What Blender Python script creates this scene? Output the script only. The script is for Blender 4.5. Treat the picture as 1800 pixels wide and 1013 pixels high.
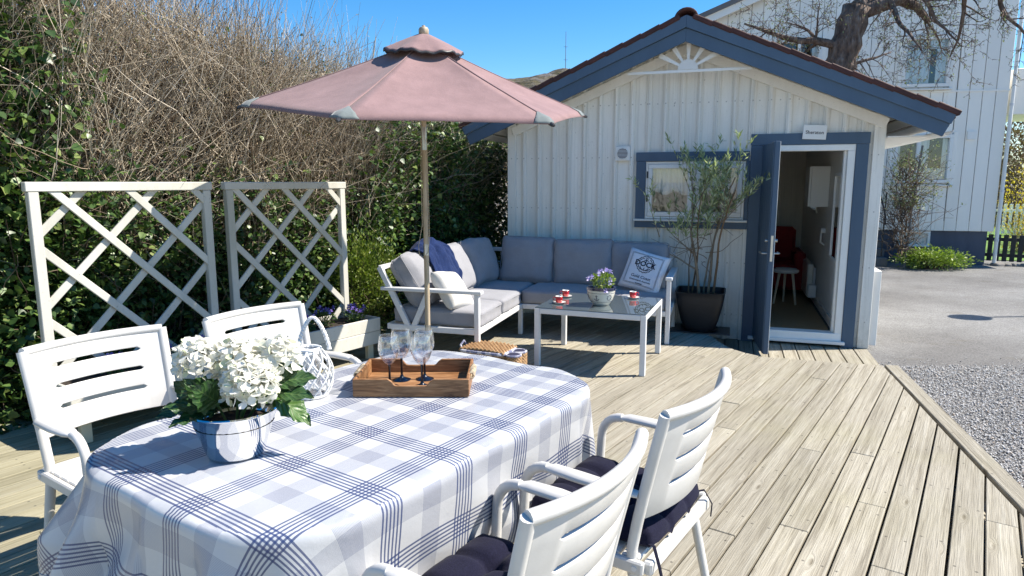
import bpy, bmesh, math, random
import numpy as np
from mathutils import Vector, Matrix, noise as mnoise

for o in list(bpy.data.objects):
    bpy.data.objects.remove(o, do_unlink=True)
S = bpy.context.scene
COL = S.collection
RAD = math.radians
PI = math.pi

# ------------------------------------------------------------------ camera
cam_d = bpy.data.cameras.new('camera')
cam = bpy.data.objects.new('camera', cam_d)
COL.objects.link(cam)
cam_d.sensor_fit = 'HORIZONTAL'
cam_d.sensor_width = 36.0
cam_d.lens = 36.0 * 1180.0 / 1800.0
cam_d.clip_start = 0.05
cam_d.clip_end = 3000
cam.location = (0, 0, 1.5)
cam.rotation_euler = (RAD(90 - 8.98), 0, 0)
S.camera = cam

# ------------------------------------------------------------------ sky, sun, exposure
SUN_EL = RAD(48.0)
SUN_H = Vector((1.0, 0.07, 0)).normalized()
sun_dir = Vector((SUN_H.x * math.cos(SUN_EL), SUN_H.y * math.cos(SUN_EL), math.sin(SUN_EL)))
W = bpy.data.worlds.new('World')
S.world = W
W.use_nodes = True
wt = W.node_tree
wt.nodes.clear()
sky = wt.nodes.new('ShaderNodeTexSky')
sky.sky_type = 'NISHITA'
sky.sun_disc = False
sky.sun_elevation = SUN_EL
sky.sun_rotation = math.atan2(SUN_H.x, SUN_H.y)
sky.altitude = 20
sky.air_density = 1.0
sky.dust_density = 0.1
sky.ozone_density = 4.0
bg = wt.nodes.new('ShaderNodeBackground')
bg.inputs['Strength'].default_value = 0.092
wo = wt.nodes.new('ShaderNodeOutputWorld')
hs = wt.nodes.new('ShaderNodeHueSaturation')
hs.inputs['Saturation'].default_value = 1.36
wt.links.new(sky.outputs[0], hs.inputs['Color'])
wt.links.new(hs.outputs[0], bg.inputs['Color'])
wt.links.new(bg.outputs[0], wo.inputs['Surface'])
sl = bpy.data.lights.new('sun', 'SUN')
sl.energy = 4.5
sl.angle = RAD(0.5)
sl.color = (1.0, 0.93, 0.82)
so = bpy.data.objects.new('sun', sl)
COL.objects.link(so)
so.location = (20, 2, 20)
so.rotation_euler = (-sun_dir).to_track_quat('-Z', 'Y').to_euler()
S.view_settings.view_transform = 'Standard'
S.view_settings.look = 'None'
S.view_settings.exposure = 1.12
S.view_settings.gamma = 1.0
S.render.engine = 'CYCLES'
S.cycles.transparent_max_bounces = 32

# ------------------------------------------------------------------ materials
class MT:
    """small helper round one node material"""
    def __init__(s, name, rough=0.6, metal=0.0, spec=0.5):
        s.m = bpy.data.materials.new(name)
        s.m.use_nodes = True
        s.t = s.m.node_tree
        s.b = s.t.nodes['Principled BSDF']
        s.b.inputs['Roughness'].default_value = rough
        s.b.inputs['Metallic'].default_value = metal
        s.b.inputs['Specular IOR Level'].default_value = spec
        s._tc = None
    def n(s, typ, props=None, ins=None):
        nd = s.t.nodes.new(typ)
        for k, v in (props or {}).items():
            setattr(nd, k, v)
        for k, v in (ins or {}).items():
            if v is None:
                continue
            if isinstance(v, bpy.types.NodeSocket):
                s.t.links.new(v, nd.inputs[k])
            else:
                nd.inputs[k].default_value = v
        return nd
    def tc(s, which='Object'):
        if s._tc is None:
            s._tc = s.t.nodes.new('ShaderNodeTexCoord')
        return s._tc.outputs[which]
    def rnd(s):
        return s.n('ShaderNodeObjectInfo').outputs['Random']
    def island(s):
        return s.n('ShaderNodeNewGeometry').outputs['Random Per Island']
    def vec(s, v, scale=(1, 1, 1), off=None):
        r = s.n('ShaderNodeVectorMath', {'operation': 'MULTIPLY'}, {0: v, 1: scale}).outputs[0]
        if off is not None:
            r = s.n('ShaderNodeVectorMath', {'operation': 'ADD'}, {0: r, 1: off}).outputs[0]
        return r
    def noise(s, v, scale=5, detail=4, rough=0.55, dist=0.0):
        return s.n('ShaderNodeTexNoise', None, {'Vector': v, 'Scale': scale, 'Detail': detail, 'Roughness': rough, 'Distortion': dist}).outputs['Fac']
    def vor(s, v, scale=5, out='Distance', feature='F1'):
        return s.n('ShaderNodeTexVoronoi', {'feature': feature}, {'Vector': v, 'Scale': scale}).outputs[out]
    def math(s, op, a, b=None, c=None, clamp=False):
        return s.n('ShaderNodeMath', {'operation': op, 'use_clamp': clamp}, {0: a, 1: b, 2: c}).outputs[0]
    def ramp(s, fac, stops, interp='LINEAR'):
        nd = s.n('ShaderNodeValToRGB', None, {0: fac})
        nd.color_ramp.interpolation = interp
        e = nd.color_ramp.elements
        while len(e) < len(stops):
            e.new(0.5)
        for i, (p, c) in enumerate(stops):
            e[i].position = p
            if not hasattr(c, '__len__'):
                c = (c, c, c)
            e[i].color = (c[0], c[1], c[2], 1)
        return nd.outputs[0]
    def mix(s, fac, a, b, blend='MIX'):
        nd = s.n('ShaderNodeMix', {'data_type': 'RGBA', 'blend_type': blend})
        for idx, v in ((0, fac), (6, a), (7, b)):
            if isinstance(v, bpy.types.NodeSocket):
                s.t.links.new(v, nd.inputs[idx])
            elif hasattr(v, '__len__'):
                nd.inputs[idx].default_value = (v[0], v[1], v[2], 1)
            else:
                nd.inputs[idx].default_value = v
        return nd.outputs[2]
    def set(s, key, v):
        if isinstance(v, bpy.types.NodeSocket):
            s.t.links.new(v, s.b.inputs[key])
        elif hasattr(v, '__len__') and len(v) == 3 and key == 'Base Color':
            s.b.inputs[key].default_value = (v[0], v[1], v[2], 1)
        else:
            s.b.inputs[key].default_value = v
    def bump(s, h, strength=0.3, dist=0.01):
        nd = s.n('ShaderNodeBump', None, {'Height': h, 'Strength': strength, 'Distance': dist})
        s.t.links.new(nd.outputs[0], s.b.inputs['Normal'])

MATS = {}
def simple(name, c1, c2=None, rough=0.5, metal=0.0, scale=6, bump=0.0, bscale=60, spec=0.5, var=0.0, coat=0.0, sheen=0.0, stretch=(1, 1, 1), lo=0.35, hi=0.65):
    m = MT(name, rough, metal, spec)
    v = m.vec(m.tc(), stretch)
    if var:
        v = m.n('ShaderNodeVectorMath', {'operation': 'ADD'}, {0: v, 1: m.n('ShaderNodeCombineXYZ', None, {0: m.math('MULTIPLY', m.rnd(), 37.0)}).outputs[0]}).outputs[0]
    c2 = c2 or tuple(x * 0.82 for x in c1)
    col = m.ramp(m.noise(v, scale, 5, 0.6), [(lo, c2), (hi, c1)])
    if var:
        col = m.mix(1.0, col, m.ramp(m.rnd(), [(0, 1 - var), (1, 1)]), 'MULTIPLY')
    m.set('Base Color', col)
    if bump:
        m.bump(m.noise(v, bscale, 3, 0.6), bump, 0.004)
    if coat:
        m.set('Coat Weight', coat)
        m.set('Coat Roughness', 0.15)
    if sheen:
        m.set('Sheen Weight', sheen)
    MATS[name] = m.m
    return m

def make_materials():
    # weathered deck timber: local x runs along each board
    def timber(name, dark, mid, light, algae, knots=True, rough=0.85):
        m = MT(name, rough, 0, 0.25)
        r = m.rnd()
        off = m.n('ShaderNodeCombineXYZ', None, {0: m.math('MULTIPLY', r, 91.0), 1: m.math('MULTIPLY', r, 13.0)}).outputs[0]
        p = m.n('ShaderNodeVectorMath', {'operation': 'ADD'}, {0: m.tc(), 1: off}).outputs[0]
        kd = m.vor(m.vec(p, (1.7, 7.5, 0.01)), 1.0)
        kmask = m.ramp(kd, [(0.0, 1.0), (0.16, 0.0)])
        wob = m.n('ShaderNodeCombineXYZ', None, {1: m.math('MULTIPLY', kmask, 0.03)}).outputs[0]
        pg = m.n('ShaderNodeVectorMath', {'operation': 'ADD'}, {0: p, 1: wob}).outputs[0]
        grain = m.noise(m.vec(pg, (1.1, 34, 6)), 1.0, 6, 0.62, 0.9)
        fine = m.noise(m.vec(pg, (5, 190, 20)), 1.0, 4, 0.6)
        broad = m.noise(m.vec(p, (1.1, 2.4, 1)), 1.0, 4, 0.6)
        col = m.ramp(grain, [(0.25, dark), (0.46, mid), (0.7, light)])
        col = m.mix(0.5, col, m.ramp(fine, [(0.36, 0.5), (0.58, 1.0)]), 'MULTIPLY')
        col = m.mix(m.ramp(broad, [(0.45, 0.0), (0.75, 0.4)]), col, tuple(x * 0.72 for x in mid))
        if knots:
            col = m.mix(m.ramp(kd, [(0.0, 0.8), (0.035, 0.6), (0.075, 0.0)]), col, (0.12, 0.095, 0.06))
        # algae tint where the timber stays damp, patchy
        geo = m.n('ShaderNodeNewGeometry').outputs['Position']
        patch = m.noise(geo, 0.8, 4, 0.65)
        sx = m.n('ShaderNodeSeparateXYZ', None, {0: geo}).outputs[0]
        left = m.n('ShaderNodeMapRange', None, {0: sx, 1: 0.6, 2: -2.0, 3: 0.0, 4: 0.32}).outputs[0]
        am = m.math('ADD', m.ramp(patch, [(0.5, 0.0), (0.75, 0.25)]), left, clamp=True)
        col = m.mix(am, col, algae)
        # nail heads at the joists
        sp = m.n('ShaderNodeSeparateXYZ', None, {0: m.tc()})
        fx = m.math('SUBTRACT', m.math('FLOORED_MODULO', sp.outputs[0], 0.6), 0.3)
        fy = m.math('SUBTRACT', m.math('ABSOLUTE', sp.outputs[1]), 0.036)
        d = m.math('SQRT', m.math('ADD', m.math('MULTIPLY', fx, fx), m.math('MULTIPLY', fy, fy)))
        col = m.mix(m.ramp(d, [(0.0035, 0.75), (0.006, 0.0)]), col, (0.05, 0.045, 0.04))
        col = m.mix(1.0, col, m.ramp(r, [(0, 0.84), (1, 1.08)]), 'MULTIPLY')
        m.set('Base Color', col)
        h = m.math('ADD', m.math('MULTIPLY', grain, 0.7), m.math('MULTIPLY', fine, 0.5))
        m.bump(h, 0.9, 0.008)
        MATS[name] = m.m
    timber('deck_timber', (0.165, 0.14, 0.102), (0.355, 0.32, 0.248), (0.465, 0.43, 0.35), (0.30, 0.28, 0.13))

    # white paint on outdoor wood with dirt and specks
    def paint(name, base, dirt, amt=0.5, specks=0.5, rough=0.55):
        m = MT(name, rough, 0, 0.4)
        r = m.rnd()
        off = m.n('ShaderNodeCombineXYZ', None, {0: m.math('MULTIPLY', r, 53.0), 1: m.math('MULTIPLY', r, 31.0)}).outputs[0]
        p = m.n('ShaderNodeVectorMath', {'operation': 'ADD'}, {0: m.tc(), 1: off}).outputs[0]
        big = m.noise(m.vec(p, (3, 3, 0.8)), 1.0, 6, 0.65)
        col = m.mix(m.ramp(big, [(0.42, 0.0), (0.78, amt)]), base, dirt)
        sp = m.noise(p, 55, 4, 0.7)
        col = m.mix(m.ramp(sp, [(0.63, 0.0), (0.75, specks)]), col, tuple(x * 0.45 for x in dirt))
        col = m.mix(1.0, col, m.ramp(r, [(0, 0.92), (1, 1.0)]), 'MULTIPLY')
        m.set('Base Color', col)
        m.bump(m.noise(m.vec(p, (60, 60, 4)), 1.0, 4, 0.6), 0.25, 0.003)
        MATS[name] = m.m
    def shed_paint():
        m = MT('shed_boards', 0.6, 0, 0.35)
        r = m.rnd()
        off = m.n('ShaderNodeCombineXYZ', None, {0: m.math('MULTIPLY', r, 53.0), 1: m.math('MULTIPLY', r, 31.0)}).outputs[0]
        p = m.n('ShaderNodeVectorMath', {'operation': 'ADD'}, {0: m.tc(), 1: off}).outputs[0]
        big = m.noise(m.vec(p, (3, 3, 0.7)), 1.0, 6, 0.65)
        col = m.mix(m.ramp(big, [(0.42, 0.0), (0.78, 0.55)]), (0.88, 0.85, 0.78), (0.58, 0.55, 0.47))
        streak = m.noise(m.vec(p, (45, 45, 1.1)), 1.0, 5, 0.65)
        col = m.mix(m.ramp(streak, [(0.52, 0.0), (0.72, 0.35)]), col, (0.42, 0.40, 0.35))
        z = m.n('ShaderNodeSeparateXYZ', None, {0: m.tc()}).outputs[2]
        low = m.n('ShaderNodeMapRange', None, {0: z, 1: 0.45, 2: 0.0, 3: 0.0, 4: 0.55}).outputs[0]
        spl = m.math('MULTIPLY', low, m.ramp(m.noise(p, 14, 5, 0.7), [(0.35, 0.2), (0.65, 1.0)]))
        col = m.mix(spl, col, (0.36, 0.35, 0.27))
        chip = m.noise(m.vec(p, (30, 30, 9)), 1.0, 3, 0.6)
        col = m.mix(m.ramp(chip, [(0.735, 0.0), (0.75, 0.8)]), col, (0.28, 0.26, 0.24))
        sp = m.noise(p, 60, 4, 0.7)
        col = m.mix(m.ramp(sp, [(0.62, 0.0), (0.74, 0.6)]), col, (0.30, 0.28, 0.24))
        zz = m.math('SUBTRACT', m.math('FLOORED_MODULO', z, 0.55), 0.27)
        xx = m.n('ShaderNodeSeparateXYZ', None, {0: m.tc()}).outputs[0]
        d = m.math('SQRT', m.math('ADD', m.math('MULTIPLY', zz, zz), m.math('MULTIPLY', xx, xx)))
        col = m.mix(m.ramp(d, [(0.005, 0.6), (0.008, 0.0)]), col, (0.22, 0.19, 0.16))
        col = m.mix(1.0, col, m.ramp(r, [(0, 0.90), (1, 1.0)]), 'MULTIPLY')
        m.set('Base Color', col)
        m.bump(m.noise(m.vec(p, (60, 60, 4)), 1.0, 4, 0.6), 0.3, 0.003)
        MATS['shed_boards'] = m.m
    shed_paint()
    paint('shed_white', (0.88, 0.85, 0.78), (0.60, 0.57, 0.50), 0.5, 0.8)
    paint('trellis_white', (0.58, 0.565, 0.51), (0.33, 0.32, 0.25), 0.7, 0.75)
    paint('trim_white', (0.84, 0.83, 0.79), (0.62, 0.60, 0.55), 0.35, 0.3)
    paint('house_white', (0.89, 0.86, 0.79), (0.77, 0.74, 0.68), 0.4, 0.15)
    paint('blue_paint', (0.070, 0.118, 0.180), (0.042, 0.072, 0.118), 0.6, 0.35, 0.5)
    paint('planter_leg', (0.60, 0.55, 0.40), (0.40, 0.36, 0.24), 0.6, 0.5)
    paint('basement', (0.09, 0.105, 0.145), (0.055, 0.06, 0.08), 0.7, 0.3, 0.8)
    paint('interior_white', (0.80, 0.77, 0.72), (0.66, 0.63, 0.58), 0.3, 0.1)
    paint('concrete', (0.17, 0.17, 0.17), (0.1, 0.1, 0.1), 0.6, 0.4, 0.9)

    simple('chair_plastic', (0.60, 0.585, 0.555), (0.54, 0.525, 0.495), rough=0.38, scale=9, bump=0.04, bscale=180)
    simple('white_metal', (0.70, 0.70, 0.70), (0.65, 0.65, 0.65), rough=0.4, scale=8, bump=0.03, bscale=200)
    simple('silver_metal', (0.66, 0.67, 0.68), (0.6, 0.61, 0.62), rough=0.42, scale=8)
    simple('black_metal', (0.03, 0.03, 0.033), rough=0.45)
    simple('door_steel', (0.55, 0.55, 0.53), (0.4, 0.4, 0.39), rough=0.3, metal=1.0)
    simple('white_ceramic', (0.85, 0.84, 0.80), (0.8, 0.79, 0.74), rough=0.15, coat=0.5)
    simple('cream_ceramic', (0.72, 0.69, 0.60), (0.62, 0.58, 0.48), rough=0.3, coat=0.3)
    simple('red_ceramic', (0.55, 0.012, 0.015), (0.42, 0.01, 0.012), rough=0.12, coat=0.8)
    simple('navy_glaze', (0.015, 0.02, 0.07), rough=0.15, coat=0.8)
    simple('coffee', (0.03, 0.015, 0.007), rough=0.1)
    simple('soil', (0.045, 0.032, 0.022), (0.015, 0.011, 0.008), rough=1.0, scale=40, bump=1.0, bscale=60)
    simple('hedge_soil_and_shade', (0.035, 0.028, 0.018), (0.012, 0.010, 0.007), rough=1.0, scale=9, bump=1.0, bscale=25)  # soil colour, also used for the dark core imitating shade inside the hedge
    simple('garden_ground', (0.46, 0.42, 0.35), (0.36, 0.33, 0.27), rough=0.95, scale=0.8)
    simple('pot_black', (0.012, 0.013, 0.017), (0.008, 0.009, 0.011), rough=0.5, bump=0.1, bscale=120)
    simple('tile_red', (0.085, 0.028, 0.022), (0.05, 0.018, 0.015), rough=0.75, scale=12, bump=0.4, bscale=40, var=0.25)
    simple('rope_white', (0.78, 0.77, 0.74), (0.62, 0.61, 0.58), rough=0.8, scale=60)
    simple('rope_beige', (0.50, 0.41, 0.28), (0.33, 0.26, 0.17), rough=0.9, scale=60, bump=0.4, bscale=150)
    simple('wicker_white', (0.80, 0.80, 0.78), (0.66, 0.66, 0.64), rough=0.55, scale=30, var=0.1)
    simple('wicker_tan', (0.48, 0.30, 0.15), (0.28, 0.16, 0.075), rough=0.6, scale=40)
    simple('wicker_trim', (0.16, 0.17, 0.27), (0.5, 0.5, 0.55), rough=0.8, scale=26, lo=0.45, hi=0.55)
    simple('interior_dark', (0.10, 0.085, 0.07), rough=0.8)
    simple('interior_grey', (0.34, 0.32, 0.30), rough=0.7)
    simple('red_fabric', (0.22, 0.012, 0.015), rough=0.9)
    simple('sea_grass', (0.36, 0.25, 0.13), (0.20, 0.13, 0.06), rough=0.95, scale=50, stretch=(1, 6, 1), bump=0.8, bscale=50)
    simple('mirror', (0.75, 0.75, 0.75), rough=0.05, metal=1.0)
    simple('curtain', (0.86, 0.86, 0.84), (0.76, 0.76, 0.74), rough=0.9, scale=9, stretch=(8, 8, 0.5))
    simple('asphalt', (0.30, 0.295, 0.285), (0.20, 0.197, 0.19), rough=0.95, scale=1.3, bump=0.6, bscale=90, lo=0.2, hi=0.8)
    simple('lawn', (0.13, 0.24, 0.03), (0.07, 0.15, 0.02), rough=0.9, scale=6, bump=1.0, bscale=40)
    simple('rock', (0.27, 0.25, 0.23), (0.13, 0.12, 0.11), rough=0.95, scale=0.12, bump=0.8, bscale=0.6)
    simple('fence_black', (0.03, 0.03, 0.03), rough=0.7)
    simple('navy_lid', (0.02, 0.022, 0.06), rough=0.9)
    simple('glass_stem', (0.006, 0.007, 0.012), rough=0.08, coat=0.5)
    simple('ink', (0.015, 0.018, 0.035), rough=0.9)
    simple('sign_ink', (0.03, 0.03, 0.035), rough=0.6)
    simple('motif', (0.03, 0.035, 0.08), rough=0.3)

    # worn asphalt: exposed stone speckle, patches, stains and fine cracks
    m = MT('driveway', 0.95, 0, 0.2)
    g = m.n('ShaderNodeNewGeometry').outputs['Position']
    a = m.noise(g, 95, 3, 0.75)
    b = m.noise(g, 0.55, 6, 0.65)
    c = m.noise(m.vec(g, (1, 2.2, 1)), 2.6, 5, 0.7)
    col = m.ramp(b, [(0.35, (0.165, 0.16, 0.155)), (0.62, (0.265, 0.262, 0.255))])
    col = m.mix(0.8, col, m.ramp(a, [(0.36, 0.35), (0.52, 0.9), (0.70, 1.35)]), 'MULTIPLY')
    col = m.mix(m.ramp(c, [(0.58, 0.0), (0.72, 0.55)]), col, (0.13, 0.115, 0.09))
    wv = m.n('ShaderNodeVectorMath', {'operation': 'ADD'}, {0: g, 1: m.vec(m.n('ShaderNodeTexNoise', None, {'Vector': g, 'Scale': 2.0, 'Detail': 4}).outputs['Color'], (0.5, 0.5, 0))}).outputs[0]
    cr = m.n('ShaderNodeTexVoronoi', {'feature': 'DISTANCE_TO_EDGE'}, {'Vector': m.vec(wv, (1, 1, 0)), 'Scale': 0.45}).outputs['Distance']
    col = m.mix(m.ramp(cr, [(0.0, 0.25), (0.006, 0.0)]), col, (0.10, 0.095, 0.085))
    m.set('Base Color', col)
    m.bump(a, 0.8, 0.006)
    MATS['driveway'] = m.m
    # gravel bed and stones
    m = MT('gravel_bed', 0.95, 0, 0.2)
    g = m.n('ShaderNodeNewGeometry').outputs['Position']
    v = m.vor(g, 75, 'Color')
    d = m.vor(g, 75)
    col = m.mix(1.0, m.ramp(m.n('ShaderNodeSeparateColor', None, {0: v}).outputs[0], [(0, (0.2, 0.195, 0.19)), (1, (0.52, 0.51, 0.5))]), m.ramp(d, [(0.2, 1.0), (0.75, 0.3)]), 'MULTIPLY')
    m.set('Base Color', col)
    m.bump(m.math('SUBTRACT', 1.0, d), 1.0, 0.012)
    MATS['gravel_bed'] = m.m
    m = MT('gravel_stone', 0.85, 0, 0.3)
    m.set('Base Color', m.ramp(m.island(), [(0, (0.16, 0.155, 0.15)), (0.3, (0.38, 0.37, 0.355)), (0.85, (0.62, 0.61, 0.59)), (1, (0.46, 0.37, 0.29))]))
    MATS['gravel_stone'] = m.m

    # fabrics
    def fabric(name, c1, c2, sc=420, rough=0.95, bump=0.25, big=0.12, sheen=0.2):
        m = MT(name, rough, 0, 0.15)
        p = m.tc()
        f = m.noise(m.vec(p, (1, 1, 1)), sc, 2, 0.6)
        w = m.noise(p, 7, 4, 0.6)
        col = m.ramp(f, [(0.35, c2), (0.65, c1)])
        col = m.mix(1.0, col, m.ramp(w, [(0.3, 1 - big), (0.7, 1.0)]), 'MULTIPLY')
        m.set('Base Color', col)
        m.set('Sheen Weight', sheen)
        h = m.math('ADD', m.math('MULTIPLY', f, 0.15), w)
        m.bump(h, bump, 0.012)
        MATS[name] = m.m
    fabric('cushion_grey', (0.335, 0.335, 0.355), (0.255, 0.255, 0.275))
    fabric('pillow_white', (0.70, 0.68, 0.64), (0.62, 0.60, 0.56))
    fabric('pillow_print', (0.76, 0.77, 0.82), (0.70, 0.71, 0.76))
    fabric('cushion_navy', (0.013, 0.013, 0.032), (0.007, 0.007, 0.018), sc=300, bump=0.5, sheen=0.03)
    fabric('throw_blue', (0.016, 0.034, 0.115), (0.008, 0.018, 0.065), sc=150, bump=0.9, sheen=0.05)
    fabric('canopy', (0.315, 0.205, 0.20), (0.255, 0.162, 0.158), sc=300, big=0.22, bump=0.3, sheen=0.1)
    fabric('canopy_pocket', (0.20, 0.225, 0.22), (0.16, 0.185, 0.18), sc=300)

    # woods
    def wood(name, c1, c2, c3, st=(3, 40, 40), rough=0.5):
        m = MT(name, rough, 0, 0.4)
        off = m.n('ShaderNodeCombineXYZ', None, {0: m.math('MULTIPLY', m.rnd(), 9.0)}).outputs[0]
        p = m.n('ShaderNodeVectorMath', {'operation': 'ADD'}, {0: m.tc(), 1: off}).outputs[0]
        g = m.noise(m.vec(p, st), 1.0, 6, 0.6, 1.2)
        col = m.ramp(g, [(0.3, c1), (0.5, c2), (0.7, c3)])
        m.set('Base Color', col)
        m.bump(g, 0.2, 0.003)
        MATS[name] = m.m
    wood('tray_wood', (0.10, 0.04, 0.015), (0.26, 0.125, 0.05), (0.42, 0.23, 0.11), (7, 60, 60))
    wood('pole_wood', (0.26, 0.19, 0.12), (0.42, 0.33, 0.22), (0.52, 0.43, 0.31), (40, 40, 3))
    wood('stool_wood', (0.5, 0.4, 0.28), (0.6, 0.5, 0.36), (0.66, 0.56, 0.42), (20, 20, 3))

    # bark and twigs, colour differing from twig to twig
    def twig(name, stops, rough=0.85):
        m = MT(name, rough, 0, 0.25)
        col = m.ramp(m.island(), stops)
        n = m.noise(m.tc(), 25, 3, 0.6)
        col = m.mix(0.5, col, m.ramp(n, [(0.35, 0.6), (0.65, 1.0)]), 'MULTIPLY')
        m.set('Base Color', col)
        MATS[name] = m.m
    twig('twig_tan', [(0, (0.15, 0.105, 0.07)), (0.3, (0.34, 0.28, 0.20)), (0.7, (0.56, 0.48, 0.365)), (1, (0.70, 0.62, 0.50))])
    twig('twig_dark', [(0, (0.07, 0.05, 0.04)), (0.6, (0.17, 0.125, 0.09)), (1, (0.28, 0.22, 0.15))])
    twig('twig_olive', [(0, (0.17, 0.11, 0.06)), (0.5, (0.26, 0.18, 0.11)), (1, (0.30, 0.25, 0.18))])
    m = MT('bark', 0.95, 0, 0.2)
    p = m.vec(m.tc(), (1, 1, 0.3))
    v = m.vor(p, 28)
    n = m.noise(p, 12, 5, 0.7)
    col = m.ramp(n, [(0.3, (0.06, 0.045, 0.038)), (0.55, (0.17, 0.125, 0.10)), (0.75, (0.27, 0.24, 0.21))])
    col = m.mix(0.6, col, m.ramp(v, [(0.05, 0.4), (0.5, 1.0)]), 'MULTIPLY')
    m.set('Base Color', col)
    m.bump(m.math('ADD', v, n), 1.0, 0.03)
    MATS['bark'] = m.m

    # leaves, colour differing from leaf to leaf
    def leaf(name, stops, rough=0.4, trans=0.25, spec=0.5, tint=(1.3, 1.5, 0.6)):
        m = MT(name, rough, 0, spec)
        col = m.ramp(m.island(), stops)
        m.set('Base Color', col)
        tr = m.n('ShaderNodeBsdfTranslucent', None, {'Color': m.mix(1.0, col, tint, 'MULTIPLY')})
        mx = m.n('ShaderNodeMixShader', None, {0: trans, 1: m.b.outputs[0], 2: tr.outputs[0]})
        out = [x for x in m.t.nodes if x.type == 'OUTPUT_MATERIAL'][0]
        m.t.links.new(mx.outputs[0], out.inputs['Surface'])
        MATS[name] = m.m
    leaf('leaf_ivy', [(0, (0.022, 0.05, 0.014)), (0.55, (0.05, 0.10, 0.025)), (0.85, (0.11, 0.18, 0.04)), (1, (0.19, 0.23, 0.07))], rough=0.42, trans=0.12)
    leaf('leaf_bud', [(0, (0.10, 0.15, 0.03)), (0.7, (0.17, 0.20, 0.05)), (1, (0.20, 0.15, 0.06))], rough=0.5)
    leaf('leaf_dead', [(0, (0.10, 0.06, 0.035)), (0.7, (0.22, 0.15, 0.09)), (1, (0.33, 0.26, 0.17))], rough=0.7, trans=0.15)
    leaf('leaf_box', [(0, (0.06, 0.10, 0.018)), (0.6, (0.14, 0.20, 0.035)), (1, (0.25, 0.29, 0.065))], rough=0.4)
    leaf('leaf_olive', [(0, (0.16, 0.20, 0.09)), (0.5, (0.33, 0.39, 0.20)), (1, (0.58, 0.62, 0.46))], rough=0.45)
    leaf('leaf_viola', [(0, (0.04, 0.085, 0.02)), (0.7, (0.09, 0.15, 0.03)), (1, (0.14, 0.20, 0.05))], rough=0.45)
    leaf('leaf_fresh', [(0, (0.13, 0.20, 0.03)), (0.7, (0.22, 0.30, 0.05)), (1, (0.30, 0.36, 0.09))], rough=0.5)
    leaf('leaf_grey', [(0, (0.10, 0.13, 0.06)), (0.6, (0.2, 0.23, 0.12)), (1, (0.3, 0.31, 0.18))], rough=0.6)
    leaf('leaf_yellow', [(0, (0.45, 0.32, 0.02)), (1, (0.62, 0.48, 0.04))], rough=0.6)
    leaf('petal_violet', [(0, (0.10, 0.06, 0.33)), (0.6, (0.22, 0.15, 0.52)), (1, (0.45, 0.38, 0.72))], rough=0.6, trans=0.3, tint=(1, 1, 1))
    leaf('petal_lilac', [(0, (0.30, 0.24, 0.62)), (0.6, (0.48, 0.42, 0.78)), (1, (0.70, 0.66, 0.86))], rough=0.6, trans=0.3, tint=(1, 1, 1))
    leaf('petal_white', [(0, (0.66, 0.70, 0.46)), (0.15, (0.80, 0.79, 0.70)), (1, (0.85, 0.83, 0.77))], rough=0.6, trans=0.35, tint=(1, 1, 0.97))
    # hydrangea leaf with veins from the leaf's own uv
    m = MT('leaf_hydrangea', 0.38, 0, 0.5)
    uv = m.n('ShaderNodeUVMap').outputs[0]
    sp = m.n('ShaderNodeSeparateXYZ', None, {0: uv})
    ax = m.math('ABSOLUTE', m.math('SUBTRACT', sp.outputs[0], 0.5))
    k = m.math('FLOORED_MODULO', m.math('SUBTRACT', m.math('MULTIPLY', sp.outputs[1], 7.0), m.math('MULTIPLY', ax, 5.0)), 1.0)
    k = m.math('ABSOLUTE', m.math('SUBTRACT', k, 0.5))
    vein = m.math('MAXIMUM', m.ramp(k, [(0.0, 1.0), (0.07, 0.0)]), m.ramp(ax, [(0.0, 1.0), (0.025, 0.0)]))
    base = m.mix(m.noise(uv, 9, 4, 0.6), (0.012, 0.04, 0.010), (0.035, 0.085, 0.022))
    base = m.mix(m.ramp(m.rnd(), [(0.7, 0.0), (1.0, 0.6)]), base, (0.10, 0.20, 0.03))
    m.set('Base Color', m.mix(m.math('MULTIPLY', vein, 0.55), base, (0.16, 0.24, 0.08)))
    m.bump(m.math('SUBTRACT', 1.0, k), 0.7, 0.004)
    MATS['leaf_hydrangea'] = m.m

    # checked oilcloth, woven pattern follows the cloth's own uv (metres)
    m = MT('checked_cloth', 0.27, 0, 0.5)
    uv = m.n('ShaderNodeUVMap').outputs[0]
    sp = m.n('ShaderNodeSeparateXYZ', None, {0: uv})
    tt = []
    for ax in (0, 1):
        f = m.math('FLOORED_MODULO', m.math('DIVIDE', sp.outputs[ax], 0.285), 1.0)
        grey = m.math('MULTIPLY', m.math('GREATER_THAN', f, 0.52), m.math('LESS_THAN', f, 0.77))
        pin = m.math('FLOORED_MODULO', m.math('MULTIPLY', f, 88.0), 1.0)
        grey = m.math('MULTIPLY', grey, m.math('ADD', 0.12, m.math('MULTIPLY', m.math('LESS_THAN', pin, 0.45), 0.26)))
        inl = m.math('LESS_THAN', f, 0.27)
        ln = m.math('LESS_THAN', m.math('FLOORED_MODULO', m.math('MULTIPLY', f, 22.0), 1.0), 0.46)
        tt.append(m.math('MAXIMUM', grey, m.math('MULTIPLY', m.math('MULTIPLY', inl, ln), 0.85)))
    tot = m.math('SUBTRACT', 1.0, m.math('MULTIPLY', m.math('SUBTRACT', 1.0, tt[0]), m.math('SUBTRACT', 1.0, tt[1])))
    m.set('Base Color', m.mix(tot, (0.50, 0.508, 0.52), (0.03, 0.05, 0.14)))
    m.bump(m.math('ADD', m.noise(uv, 7, 5, 0.6), m.math('MULTIPLY', m.noise(uv, 420, 2, 0.5), 0.06)), 0.28, 0.012)
    MATS['checked_cloth'] = m.m

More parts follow.
